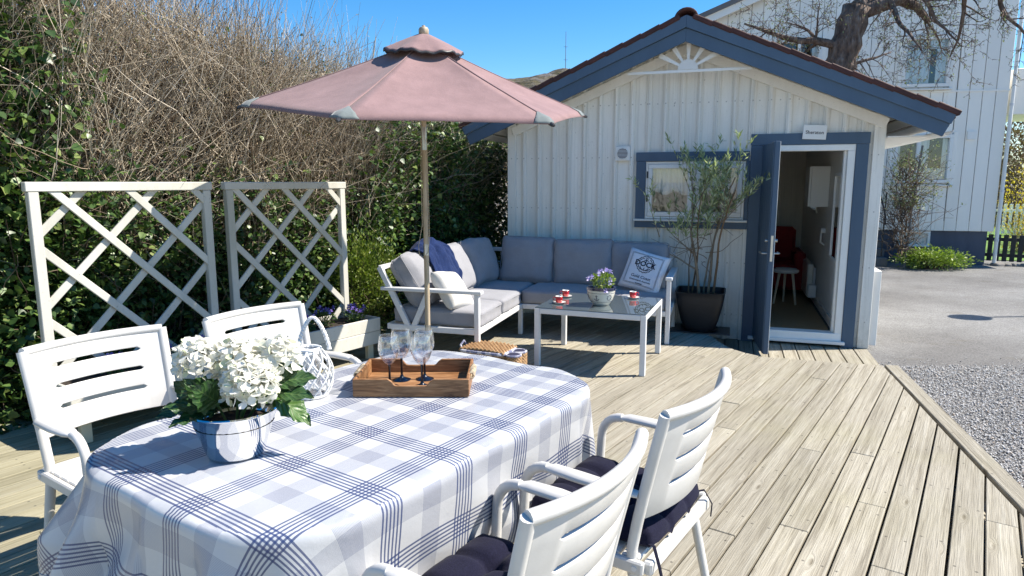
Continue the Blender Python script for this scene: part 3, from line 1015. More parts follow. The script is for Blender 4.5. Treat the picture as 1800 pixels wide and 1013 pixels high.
# roof
def roof():
    rf = MB().box(AX - 0.06, AX + 0.06, -0.30, SD + 0.2, AZ + 0.05, AZ + 0.09).build('roof', 'tile_red', shed)
    half = 2.27
    ly0, ly1 = -0.33, SD + 0.3
    for sgn in (-1, 1):
        d = Vector((sgn, 0, -SL)).normalized()
        nrm = Vector((sgn * SL, 0, 1)).normalized()
        L = half / abs(d.x)
        o = Vector((AX, 0, AZ))
        # underside planks showing below the overhang
        for k in range(16):
            a = o + d * (0.02 + k * L / 16) + nrm * 0.012
            b = o + d * ((k + 1) * L / 16 - 0.004) + nrm * 0.012
            c = (a + b) / 2
            MB().bar((c.x, ly0 + 0.04, c.z), (c.x, ly1, c.z), (b - a).length, 0.018, nrm, 0.002).build('soffit_board', 'shed_white', rf)
        # tiled slope, pantile waves running down the slope
        def tile(u, v):
            yy = ly0 - 0.02 + u * (ly1 - ly0)
            t = v * (L + 0.05)
            wv = 0.018 * (0.5 + 0.5 * math.cos(2 * PI * yy / 0.2)) + 0.012 * ((t / 0.32) % 1.0)
            return o + d * t + nrm * (0.045 + 0.052 + wv) + Vector((0, yy, 0))
        s = MB().grid(tile, 120, 40)
        s.build('tile_slope', 'tile_red', rf, smooth=True, ang=40, solid=0.014)
        # batten edge behind the bargeboards
        a = o + nrm * 0.06
        b = o + d * (L + 0.04) + nrm * 0.06
        MB().bar((a.x, ly0 + 0.03, a.z), (b.x, ly0 + 0.03, b.z), 0.05, 0.075, nrm).build('verge_board', 'tile_red', rf)
        # bargeboards: a lower and an upper board
        for nm, off, wd, yy in (('bargeboard', -0.021, 0.125, ly0 - 0.012), ('bargeboard', 0.072, 0.105, ly0 - 0.034)):
            # vertical profile boards meeting at the ridge
            z0 = AZ - 0.075 if nm and off < 0 else AZ + 0.055
            w = 0.128 if off < 0 else 0.115
            xe = AX + sgn * half
            pts = [(AX, z0), (xe, z0 - SL * half), (xe + sgn * w * 0.42 * 1.0, z0 - SL * half + w * 0.90), (AX, z0 + w)]
            if off >= 0:
                pts = [(AX, z0), (xe + sgn * 0.055, z0 - SL * (half + 0.055)), (xe + sgn * 0.095, z0 - SL * (half + 0.095) + w), (AX, z0 + w)]
            M = Matrix(((1, 0, 0, 0), (0, 0, 1, 0), (0, 1, 0, 0), (0, 0, 0, 1)))
            q = MB().prism(pts, yy - 0.011, yy + 0.011, M).build(nm, 'blue_paint', rf)
            md = q.modifiers.new('edge', 'BEVEL')
            md.width = 0.003
            md.segments = 1
        # verge tiles: a thin row of brown pieces on the roof edge
        nt = 13
        for k in range(nt):
            t0, t1 = k * (L + 0.05) / nt, (k + 1) * (L + 0.05) / nt + 0.015
            a = o + d * t0 + nrm * (0.158 + 0.006)
            b = o + d * t1 + nrm * (0.158 - 0.004)
            MB().bar((a.x, ly0 - 0.008, a.z + 0.004), (b.x, ly0 - 0.008, b.z + 0.004), 0.10, 0.05, nrm, 0.008).build('verge_tile', 'tile_red', rf)
    # ridge tiles
    for k in range(13):
        y0 = ly0 - 0.05 + k * 0.36
        mb = MB()
        def cap(u, v):
            a = PI * u
            r = 0.105 - 0.01 * v
            return (AX + r * math.cos(a), y0 + 0.38 * v, AZ + 0.135 + r * math.sin(a) * 0.9)
        mb.grid(cap, 10, 1)
        mb.build('ridge_tile', 'tile_red', rf, smooth=True, solid=0.02)
    # eaves gutter on the door side
    def gut(u, v):
        a = PI * (1 + u)
        return (0.455 + 0.045 * math.cos(a), -0.33 + v * (SD + 0.6), 2.115 + 0.045 * math.sin(a))
    MB().grid(gut, 10, 1).build('gutter', 'trim_white', rf, smooth=True, solid=0.004)
    MB().box(0.022, 0.38, -0.10, SD, 2.075, 2.09, 0.002).build('eave_soffit', 'trim_white', rf)
roof()

# sunburst ornament
def sunburst():
    cx, cz, y = -1.835, 2.765, -0.25
    M = Matrix(((1, 0, 0, 0), (0, 0, 1, 0), (0, 1, 0, 0), (0, 0, 0, 1)))
    pts = [(cx + 0.098 * math.cos(PI * k / 16), cz + 0.098 * math.sin(PI * k / 16)) for k in range(17)]
    sb = MB().prism(pts, y - 0.012, y, M).build('sunburst', 'trim_white', shed)
    MB().box(cx - 0.60, cx + 0.60, y - 0.009, y + 0.003, cz - 0.028, cz - 0.001, 0.002).build('bar', 'trim_white', sb)
    for ang in (28, 56, 90, 124, 152):
        a = RAD(ang)
        d = Vector((math.cos(a), math.sin(a)))
        p = Vector((-d.y, d.x))
        # reach the bargeboard
        ztop = AZ - 0.075
        t = (ztop - cz - SL * 0) / (d.y + SL * abs(d.x))
        t = min(t, 0.60) + 0.02
        c = Vector((cx, cz))
        q = [c + d * 0.09 - p * 0.011, c + d * 0.09 + p * 0.011, c + d * t + p * 0.024, c + d * t - p * 0.024]
        MB().prism([tuple(v) for v in q], y - 0.0085, y + 0.002, M).build('ray', 'trim_white', sb)
sunburst()

# door casing, frame and leaf
dc = MB().box(-1.20, -0.115, -0.052, -0.033, 2.025, 2.135, 0.003).build('door_casing', 'blue_paint', shed)
bx('side_casing', 'blue_paint', dc, -1.195, -1.08, -0.050, -0.033, 0.0, 2.024, 0.003)
bx('side_casing', 'blue_paint', dc, -0.232, -0.12, -0.050, -0.033, 0.0, 2.024, 0.003)
df = MB().box(-1.078, -0.234, -0.040, 0.10, 1.965, 2.023, 0.003).build('door_frame', 'trim_white', shed)
bx('jamb', 'trim_white', df, -0.30, -0.234, -0.040, 0.10, 0.1, 1.964, 0.003)
bx('jamb', 'trim_white', df, -1.078, -1.035, -0.040, 0.10, 0.1, 1.964, 0.003)
bx('stop', 'trim_white', df, -0.325, -0.301, 0.02, 0.10, 0.14, 1.964, 0.003)
th = bx('threshold', 'trim_white', shed, -1.078, -0.234, -0.045, 0.10, 0.055, 0.138, 0.006)
bx('sill', 'trim_white', th, -1.13, -0.205, -0.09, -0.0455, 0.03, 0.062, 0.004)
leaf = MB().box(0, 0.735, -0.022, 0.022, 0.045, 2.025, 0.003).build('door', 'blue_paint', shed, loc=(-1.055, -0.03, 0), rot=(0, 0, RAD(-84.5)))
for k in range(6):
    bx('plank', 'blue_paint', leaf, 0.004 + k * 0.121, 0.004 + k * 0.121 + 0.117, -0.031, -0.0225, 0.05, 2.02, 0.003)
bx('inner_face', 'trim_white', leaf, 0.004, 0.732, 0.0225, 0.027, 0.05, 2.02, 0.001)
bx('lock_plate', 'door_steel', leaf, 0.7355, 0.739, -0.011, 0.011, 0.93, 1.17, 0.001)
for s in (-1, 1):
    h = MB().tube([(0.675, s * 0.03, 1.0), (0.675, s * 0.075, 1.0), (0.66, s * 0.082, 1.0), (0.565, s * 0.082, 1.0)], 0.0085, 8).build('handle', 'door_steel', leaf, smooth=True)
    MB().tube([(0.675, s * 0.03, 1.12), (0.675, s * 0.055, 1.12)], 0.016, 12).build('lock_knob', 'door_steel', leaf, smooth=True)
for z in (0.3, 1.7):
    MB().tube([(-0.006, -0.034, z), (-0.006, -0.034, z + 0.11)], 0.011, 8).build('hinge', 'black_metal', leaf, smooth=True)

# window
wc = MB().box(-2.35, -1.2055, -0.052, -0.033, 1.875, 1.97, 0.003).build('window_casing', 'blue_paint', shed)
bx('side_casing', 'blue_paint', wc, -2.345, -2.245, -0.050, -0.033, 1.27, 1.874, 0.003)
bx('side_casing', 'blue_paint', wc, -1.2345, -1.1965, -0.050, -0.033, 1.27, 1.874, 0.003)
bx('apron', 'blue_paint', wc, -2.35, -1.1965, -0.050, -0.033, 1.175, 1.245, 0.003)
bx('sill', 'trim_white', wc, -2.36, -1.1965, -0.085, -0.033, 1.246, 1.268, 0.004)
def window(parent):
    wn = MB().box(-2.243, -1.2365, -0.035, 0.03, 1.848, 1.873, 0.003).build('window', 'trim_white', parent)
    bx('frame', 'trim_white', wn, -2.243, -1.2365, -0.035, 0.03, 1.272, 1.295, 0.003)
    for x0, x1 in ((-2.243, -2.22), (-1.26, -1.2365), (-1.755, -1.725)):
        bx('frame', 'trim_white', wn, x0, x1, -0.034, 0.03, 1.2955, 1.8475, 0.003)
    for x0, x1 in ((-2.217, -1.758), (-1.722, -1.263)):
        for a, b, c, d in ((x0, x1, 1.80, 1.845), (x0, x1, 1.298, 1.345)):
            bx('sash', 'trim_white', wn, a, b, -0.045, -0.008, c, d, 0.004)
        for a, b in ((x0, x0 + 0.045), (x1 - 0.045, x1)):
            bx('sash', 'trim_white', wn, a, b, -0.045, -0.008, 1.3455, 1.7995, 0.004)
        bx('pane', 'window_glass', wn, x0 + 0.045, x1 - 0.045, -0.028, -0.024, 1.345, 1.80, 0.0005)
        def curt(u, v, x0=x0, x1=x1):
            xx = x0 + 0.03 + u * (x1 - x0 - 0.06)
            return (xx, 0.03 + 0.012 * math.sin(xx * 95) + 0.006 * math.sin(xx * 41), 1.84 - v * (0.30 + 0.02 * math.sin(xx * 30)))
        MB().grid(curt, 50, 6).build('curtain', 'curtain', wn, smooth=True, ang=180, solid=0.002)
    for z in (1.70, 1.45):
        MB().tube([(-2.224, -0.042, z), (-2.224, -0.042, z + 0.07)], 0.009, 8).build('hinge', 'black_metal', wn)
window(shed)

# vent
v = MB().box(-2.575, -2.415, -0.05, -0.034, 1.885, 2.035, 0.006).build('vent', 'trim_white', shed)
MB().lathe([(0.066, 0.0), (0.066, 0.006), (0.056, 0.008), (0.056, 0.0)], 24).build('ring', 'trim_white', v, smooth=True, loc=(-2.495, -0.05, 1.96), rot=(PI / 2, 0, 0))
MB().lathe([(0.0, 0.001), (0.056, 0.001)], 24).build('grille', 'interior_dark', v, loc=(-2.495, -0.05, 1.96), rot=(PI / 2, 0, 0))
for k in range(8):
    z = 1.96 - 0.049 + k * 0.014
    w = math.sqrt(max(0.0002, 0.055 ** 2 - (z - 1.96) ** 2))
    bx('louvre', 'silver_metal', v, -2.495 - w, -2.495 + w, -0.057, -0.053, z - 0.004, z + 0.003, 0.001)

# name sign over the door
sg = MB().box(-0.107, 0.107, -0.008, 0.008, -0.069, 0.069, 0.002).build('name_sign', 'trim_white', None, loc=sh(-0.615, -0.065, 2.142), rot=(RAD(0), RAD(3), SYAW))
tag(sg, 'small white plate lettered in dark serif type above the shed door', 'sign')
text_mesh('Sheraton', 0.046, Matrix.Translation((0, -0.0095, -0.004)) @ Matrix.Rotation(PI / 2, 4, 'X'), 'sign_ink', 'lettering', sg, offset=0.0006)

# ------------------------------------------------------------------ things inside the shed
def inside(name, label, cat, x, y, z=0.11):
    return thing(name, label, cat, sh(x, y, z), SYAW)
rd = inside('radiator', 'cream panel radiator on the grooved wall inside the shed doorway', 'radiator', -0.36, 1.75, 0.22)
bx('panel', 'cream_ceramic', rd, -0.045, 0.025, 0, 0.95, 0, 0.42, 0.012)
bx('control_box', 'trim_white', rd, -0.03, 0.065, -0.07, -0.002, 0.0, 0.16, 0.006)
bx('bracket', 'silver_metal', rd, 0.026, 0.066, 0.1, 0.16, 0.05, 0.36, 0.003)
bx('bracket', 'silver_metal', rd, 0.026, 0.066, 0.8, 0.86, 0.05, 0.36, 0.003)
wcb = inside('wall_cabinet', 'white wall cabinet hanging inside the shed doorway', 'cabinet', -0.282, 1.25, 1.37)
bx('carcass', 'trim_white', wcb, -0.20, -0.001, 0, 0.42, 0, 0.47, 0.004)
bx('door', 'trim_white', wcb, -0.222, -0.202, 0.003, 0.417, 0.003, 0.467, 0.004)
mr = inside('wall_mirror', 'tall mirror in white frame beside the shed doorway', 'mirror', -0.283, 0.22, 0.82)
for a, b, c, d in ((0, 0.5, 0, 0.04), (0, 0.5, 0.9, 0.94), (0, 0.04, 0.041, 0.899), (0.46, 0.5, 0.041, 0.899)):
    bx('frame', 'trim_white', mr, -0.025, -0.001, a, b, c, d, 0.004)
bx('glass', 'mirror', mr, -0.012, -0.003, 0.04, 0.46, 0.04, 0.9, 0.001)
st = inside('stool', 'small wooden stool inside the shed with a round sheepskin seat', 'stool', -0.66, 1.72, 0.125)
MB().lathe([(0.0, 0.40), (0.14, 0.40), (0.155, 0.415), (0.155, 0.435), (0.13, 0.45), (0, 0.455)], 24).build('seat', 'pillow_white', st, smooth=True)
for k in range(3):
    a = RAD(90 + 120 * k)
    MB().tube([(0.09 * math.cos(a), 0.09 * math.sin(a), 0.40), (0.15 * math.cos(a), 0.15 * math.sin(a), 0)], [0.017, 0.012], 8).build('leg', 'stool_wood', st, smooth=True)
rg = MB().box(-1.5, -0.32, 0.12, 3.4, 0.112, 0.124, 0.004).build('rug', 'sea_grass', None, loc=SC, rot=(0, 0, SYAW))
tag(rg, 'brown woven sea grass rug on the shed floor', 'rug')
ss = inside('red_armchair', 'dark red upholstered armchair deep inside the shed', 'armchair', -0.86, 2.75, 0.125)
MB().box(-0.4, 0.4, -0.4, 0.35, 0.08, 0.42, 0.05).build('seat', 'red_fabric', ss)
MB().box(-0.4, 0.4, 0.2, 0.42, 0.42, 0.9, 0.06).build('backrest', 'red_fabric', ss)
for s in (-1, 1):
    MB().box(s * 0.42 - 0.07, s * 0.42 + 0.07, -0.38, 0.4, 0.08, 0.6, 0.05).build('arm', 'red_fabric', ss)
hk = inside('shower_handle', 'white handle fixed to the grooved wall inside the shed', 'handle', -0.283, 1.35, 0.92)
MB().tube([(0, 0, 0.16), (-0.04, 0, 0.15), (-0.045, 0, 0.03), (0, 0, 0.0)], 0.012, 8).build('bar', 'trim_white', hk, smooth=True)
MB().tube([(-0.001, 0, 0.17), (-0.05, 0, 0.17)], 0.035, 12).build('knob', 'trim_white', hk, smooth=True)

# ------------------------------------------------------------------ neighbouring house
HP = Vector((9.80, 13.70, -0.205))
HYAW = RAD(-12)
house = thing('house', 'tall white vertical-boarded house with dark blue basement beyond the shed', 'house', HP, HYAW)
HW0 = -5.6
def hz(x):
    return 5.12 + 0.40 * (x + 5.6)
HOPEN = [(-1.93, -1.05, 3.60, 4.60), (-4.35, -3.48, 3.60, 4.63), (-1.95, -0.87, 1.68, 2.66)]
hw = bx('wall', 'house_white', house, HW0, 0.05, 0.10, 0.25, 0.70, 0.9, 0.004)
# wall backing with window openings
def backing():
    xs = sorted({HW0, 0.05} | {c for o in HOPEN for c in o[:2]})
    for a, b in zip(xs[:-1], xs[1:]):
        m = (a + b) / 2
        iv = [[0.905, None]]
        for o in HOPEN:
            if o[0] < m < o[1]:
                new = []
                for lo, hi in iv:
                    if o[2] >= lo and (hi is None or o[3] <= hi):
                        new += [[lo, o[2]], [o[3], hi]]
                    else:
                        new.append([lo, hi])
                iv = new
        for lo, hi in iv:
            t0, t1 = (hz(a), hz(b)) if hi is None else (hi, hi)
            M = Matrix(((1, 0, 0, 0), (0, 0, 1, 0), (0, 1, 0, 0), (0, 0, 0, 1)))
            MB().prism([(a, lo), (b, lo), (b, t1), (a, t0)], 0.11, 0.2, M).build('sheathing', 'interior_grey', hw)
backing()
def hboard(x0, x1, z0, z1):
    cuts = sorted({x0, x1} | {c for o in HOPEN for c in o[:2] if x0 < c < x1})
    for a, b in zip(cuts[:-1], cuts[1:]):
        m = (a + b) / 2
        iv = [(z0, z1)]
        for o in HOPEN:
            if o[0] < m < o[1]:
                new = []
                for lo, hi in iv:
                    ht = hi if hi is not None else 99
                    if o[2] < ht and o[3] > lo:
                        if o[2] > lo:
                            new.append((lo, o[2]))
                        if o[3] < ht:
                            new.append((o[3], hi))
                    else:
                        new.append((lo, hi))
                iv = new
        for lo, hi in iv:
            t0, t1 = (hz(a), hz(b)) if hi is None else (hi, hi)
            if t1 - lo < 0.02 or b - a < 0.01:
                continue
            M = Matrix(((1, 0, 0, 0), (0, 0, 1, 0), (0, 1, 0, 0), (0, 0, 0, 1)))
            c = (a + b) / 2
            o = MB().prism([(a - c, lo), (b - c, lo), (b - c, t1), (a - c, t0)], 0.08, 0.105, M).build('board', 'house_white', hw, loc=(c, 0, 0))
            md = o.modifiers.new('edge', 'BEVEL')
            md.width = 0.006
            md.segments = 1
k = 0
hpx = 0.236
while HW0 + k * hpx < 0.02:
    a = HW0 + k * hpx
    b = min(a + hpx - 0.010, 0.06)
    hboard(a, b, 0.70, 3.50)
    hboard(a, b, 3.515, None)
    k += 1
bx('drip_rail', 'house_white', hw, HW0, 0.06, 0.065, 0.079, 3.49, 3.53, 0.003)
bx('basement', 'basement', house, HW0 + 0.05, -0.02, 0.16, 0.5, -0.02, 0.70, 0.01)
bx('return_wall', 'house_white', house, -0.05, 0.05, 0.26, 6.0, 0.70, 7.2, 0.004)
bx('return_basement', 'basement', house, -0.15, 0.0, 0.51, 6.0, -0.02, 0.70, 0.004)
def hwin(x0, x1, z0, z1, mull, curtain):
    w = bx('window', 'trim_white', house, x0, x1, 0.03, 0.115, z1 - 0.07, z1, 0.004)
    bx('frame', 'trim_white', w, x0, x1, 0.03, 0.115, z0, z0 + 0.07, 0.004)
    bx('frame', 'trim_white', w, x0, x0 + 0.065, 0.03, 0.115, z0 + 0.071, z1 - 0.071, 0.004)
    bx('frame', 'trim_white', w, x1 - 0.065, x1, 0.03, 0.115, z0 + 0.071, z1 - 0.071, 0.004)
    if mull:
        m = x0 + (x1 - x0) * mull
        bx('mullion', 'trim_white', w, m - 0.03, m + 0.03, 0.04, 0.115, z0 + 0.071, z1 - 0.071, 0.004)
    bx('casing', 'house_white', w, x0 - 0.07, x0 - 0.001, 0.035, 0.079, z0 - 0.03, z1 + 0.05, 0.004)
    bx('casing', 'house_white', w, x1 + 0.001, x1 + 0.07, 0.035, 0.079, z0 - 0.03, z1 + 0.05, 0.004)
    bx('sill', 'trim_white', w, x0 - 0.06, x1 + 0.06, 0.0, 0.079, z0 - 0.06, z0 - 0.031, 0.004)
    bx('pane', 'window_glass', w, x0 + 0.06, x1 - 0.06, 0.085, 0.09, z0 + 0.06, z1 - 0.06, 0.0005)
    bx('room_shade_panel', 'interior_dark', w, x0 - 0.3, x1 + 0.3, 1.3, 1.32, z0 - 0.3, z1 + 0.3, 0.0005)  # dark panel standing in for the unlit room behind the pane
    for (a, b, top, bot) in curtain:
        def cf(u, v):
            xx = x0 + (a + (b - a) * u) * (x1 - x0)
            return (xx, 0.125 + 0.012 * math.sin(xx * 70), z0 + top * (z1 - z0) - v * (top - bot) * (z1 - z0))
        MB().grid(cf, 40, 4).build('curtain', 'curtain', w, smooth=True, ang=180, solid=0.002)
hwin(-1.93, -1.05, 3.60, 4.60, 0, [(0.05, 0.60, 0.95, 0.05), (0.72, 0.96, 0.95, 0.05), (0.5, 0.85, 0.95, 0.75)])
hwin(-4.35, -3.48, 3.60, 4.63, 0.5, [(0.8, 0.95, 0.95, 0.05)])
hwin(-1.95, -0.87, 1.68, 2.66, 0.42, [(0.02, 0.98, 0.32, 0.05), (0.45, 0.62, 0.95, 0.3), (0.85, 0.98, 0.95, 0.3), (0.02, 0.12, 0.95, 0.3)])
# basement window
bw = bx('basement_window', 'trim_white', house, -1.76, -1.10, 0.10, 0.159, 0.64, 0.69, 0.004)
for a, b, c, d in ((-1.76, -1.10, 0.36, 0.41), (-1.76, -1.71, 0.411, 0.639), (-1.15, -1.10, 0.411, 0.639)):
    bx('frame', 'trim_white', bw, a, b, 0.10, 0.159, c, d, 0.004)
bx('pane', 'window_glass', bw, -1.72, -1.14, 0.13, 0.134, 0.40, 0.65, 0.0005)
def bcur(u, v):
    xx = -1.71 + 0.56 * u
    return (xx, 0.148 + 0.004 * math.sin(xx * 160), 0.64 - 0.23 * v)
MB().grid(bcur, 60, 2).build('curtain', 'curtain', bw, smooth=True, ang=180)
# roof edge on the left verge
d = Vector((1, 0, 0.40)).normalized()
for off, t, nm, mt in ((0.02, 0.14, 'bargeboard', 'house_white'), (0.15, 0.10, 'roof_edge', 'concrete')):
    a = Vector((HW0 - 0.45, -0.12 - off * 0.3, hz(HW0 - 0.45) + off))
    MB().bar(a, a + d * 6.6, 0.04, t, (0, 0, 1)).build(nm, mt, house)
a = Vector((HW0 - 0.45, 0.0, hz(HW0 - 0.45) + 0.17))
MB().bar(a + Vector((0, 2.8, 0)), a + Vector((0, 2.8, 0)) + d * 6.6, 5.8, 0.06, (0, 0, 1)).build('roof', 'concrete', house)
# downpipe
MB().tube([(0.115, 0.06, 6.4), (0.115, 0.06, 0.05)], 0.036, 10).build('downpipe', 'trim_white', house, smooth=True)
for z in (5.0, 3.2, 1.5, 0.5):
    MB().tube([(0.115, 0.06, z), (0.115, 0.06, z + 0.05)], 0.041, 10).build('clip', 'silver_metal', house, smooth=True)
# balcony slab reaching out at the corner
bx('balcony', 'house_white', house, 0.25, 2.6, 0.3, 2.2, 3.05, 3.95, 0.01)
bx('meter_box', 'trim_white', house, -0.62, -0.46, 0.045, 0.079, 2.55, 2.72, 0.004)

# steps with handrail
sp = thing('entrance_steps', 'dark concrete entrance steps against the white house', 'steps', HP + Vector((-2.02, 0.55, 0)), HYAW)
for k in range(5):
    bx('step', 'concrete', sp, -1.1, 0.02 - 0.0 * k, -0.65 + k * 0.26, 0.5, k * 0.17, (k + 1) * 0.17 - 0.002, 0.01)
for yy in (-0.55, 0.3):
    MB().tube([(-0.08, yy, 0.2), (-0.08, yy, 1.5)], 0.015, 6).build('post', 'black_metal', sp)
MB().tube([(-0.08, 0.45, 1.75), (-0.08, 0.0, 1.6), (-0.08, -0.45, 1.18), (-0.08, -0.6, 1.0), (-0.08, -0.62, 0.85)], 0.018, 8).build('handrail', 'black_metal', sp, smooth=True)

# dark picket fence and lawn beyond
sheet('lawn', [(9.95, 14.9), (18, 12.0), (40, 20), (40, 60), (12, 60)], -0.19, 'lawn', 'sunlit green lawn behind the dark picket fence')
fn = thing('picket_fence', 'low black picket fence by the house corner', 'fence', (10.05, 14.15, -0.205), RAD(-35))
for k in range(16):
    bx('picket', 'fence_black', fn, 0.0 + k * 0.13, 0.085 + k * 0.13, -0.012, 0.012, 0.06, 0.62, 0.006)
for z in (0.15, 0.48):
    bx('rail', 'fence_black', fn, -0.05, 2.15, 0.0125, 0.05, z, z + 0.07, 0.004)
for k in range(7):
    p = (10.0 + k * 0.16 + U(-.03, .03), 13.75 - k * 0.05 + U(-.05, .05), -0.2)
    mb = MB()
    r = U(0.06, 0.11)
    soft_box(mb, r * 1.3, r, r * 0.6, r * 0.4, 0.01, 4, seed=k * 3.1, wr=0.02)
    o = mb.build('edge_stone', 'rock', None, smooth=True, loc=p, rot=(0, 0, U(0, 3)))
    tag(o, 'grey edging stone under the black picket fence, %s from the downpipe' % ('first second third fourth fifth sixth seventh'.split()[k]), 'stone', 'edging stones under the picket fence')
wf = thing('white_fence', 'distant white picket fence across the lawn', 'fence', (14.3, 22.0, -0.19), RAD(-20))
for k in range(24):
    bx('picket', 'trim_white', wf, k * 0.16, k * 0.16 + 0.09, -0.012, 0.012, 0.05, 1.0, 0.006)
bx('rail', 'trim_white', wf, -0.1, 3.95, 0.0125, 0.05, 0.75, 0.83, 0.004)

# ------------------------------------------------------------------ hill with mast
def hill():
    def fn(u, v):
        x = -120 + 260 * u
        y = 130 + 80 * v
        rel = x - 7.5
        h = 29.8 * math.exp(-(rel / 38) ** 2) * math.exp(-((v - 0.5) / 0.35) ** 2)
        n = mnoise.fractal(Vector((x * 0.05, y * 0.05, 0.3)), 1.0, 2.0, 5)
        h += 3.0 * n * min(1.0, h / 8) + 2.2 * abs(mnoise.noise(Vector((x * 0.12, y * 0.12, 4))))
        return (x, y, h - 1.5)
    o = MB().grid(fn, 220, 60).build('hill', 'rock', None, smooth=True, ang=25)
    tag(o, 'bare grey rocky hilltop far behind the shed', kind='structure')
    m = MT('hill_scrub', 0.95, 0, 0.2)
    g = m.n('ShaderNodeNewGeometry').outputs['Position']
    n1 = m.noise(g, 0.12, 6, 0.7)
    n2 = m.noise(m.vec(g, (1, 1, 4)), 0.35, 5, 0.7)
    c = m.mix(m.ramp(n1, [(0.42, 0.0), (0.55, 1.0)]), m.ramp(n2, [(0.35, (0.06, 0.055, 0.05)), (0.65, (0.22, 0.20, 0.185))]), m.ramp(n2, [(0.35, (0.05, 0.05, 0.03)), (0.65, (0.16, 0.13, 0.07))]))
    m.set('Base Color', c)
    m.bump(n2, 1.0, 1.5)
    MATS['hill_scrub'] = m.m
    o.data.materials[0] = m.m
hill()
ms = thing('radio_mast', 'thin radio mast on the distant rocky hill', 'mast', (12.9, 168, 26.5))
MB().tube([(0, 0, 0), (0, 0, 10.5)], [0.09, 0.05], 6).build('pole', 'concrete', ms)
for z in (4, 7):
    MB().tube([(-0.5, 0, z), (0.5, 0, z)], 0.04, 5).build('cross_arm', 'concrete', ms)

# ------------------------------------------------------------------ hedge
HL = [(-4.5, 2.0), (-3.78, 3.15), (-3.22, 4.18), (-1.92, 6.16), (-1.42, 7.1), (-0.75, 8.15), (-0.25, 9.8)]
HL = np.array(HL)
seg = np.linalg.norm(np.diff(HL, axis=0), axis=1)
HS = np.concatenate([[0], np.cumsum(seg)])
def hline(s):
    x = np.interp(s, HS, HL[:, 0])
    y = np.interp(s, HS, HL[:, 1])
    e = 0.05
    dx = np.interp(np.minimum(s + e, HS[-1]), HS, HL[:, 0]) - np.interp(np.maximum(s - e, 0), HS, HL[:, 0])
    dy = np.interp(np.minimum(s + e, HS[-1]), HS, HL[:, 1]) - np.interp(np.maximum(s - e, 0), HS, HL[:, 1])
    l = np.hypot(dx, dy) + 1e-9
    return x, y, dy / l, -dx / l      # position and normal towards the garden
def htop(s):
    return np.interp(s, [0, 2.5, 4.4, 5.6, 6.6, 7.6, 9.4], [3.3, 3.10, 2.80, 2.62, 2.40, 2.15, 2.0])
hedge = thing('hedge', 'tall tangled hedge of bare tan twigs with ivy behind the trellises', 'hedge', (-2.0, 6.0, -0.2))
hroot = Vector((-2.0, 6.0, -0.2))
def sub(name, me, mat, parent, root, kind='stuff'):
    o = link(name, me, mat, parent)
    me.transform(Matrix.Translation(-root))
    if kind:
        o['kind'] = kind
    return o
def hpos(s, d, z):
    x, y, nx, ny = hline(s)
    return np.stack([x - nx * d, y - ny * d, z], axis=1), np.stack([nx, ny, np.zeros_like(nx)], axis=1)
_hs = np.linspace(0, HS[-1], 300)
_hx, _hy, _hnx, _hny = hline(_hs)
def keep_in(P, D, ln, lim=0.38):
    """mask: twigs whose tips stay within the hedge's face"""
    tip = P + D / np.linalg.norm(D, axis=1, keepdims=True) * ln[:, None]
    dx = tip[:, None, 0] - _hx[None]
    dy = tip[:, None, 1] - _hy[None]
    k = np.argmin(dx * dx + dy * dy, axis=1)
    i = np.arange(len(tip))
    return (dx[i, k] * _hnx[k] + dy[i, k] * _hny[k]) < lim
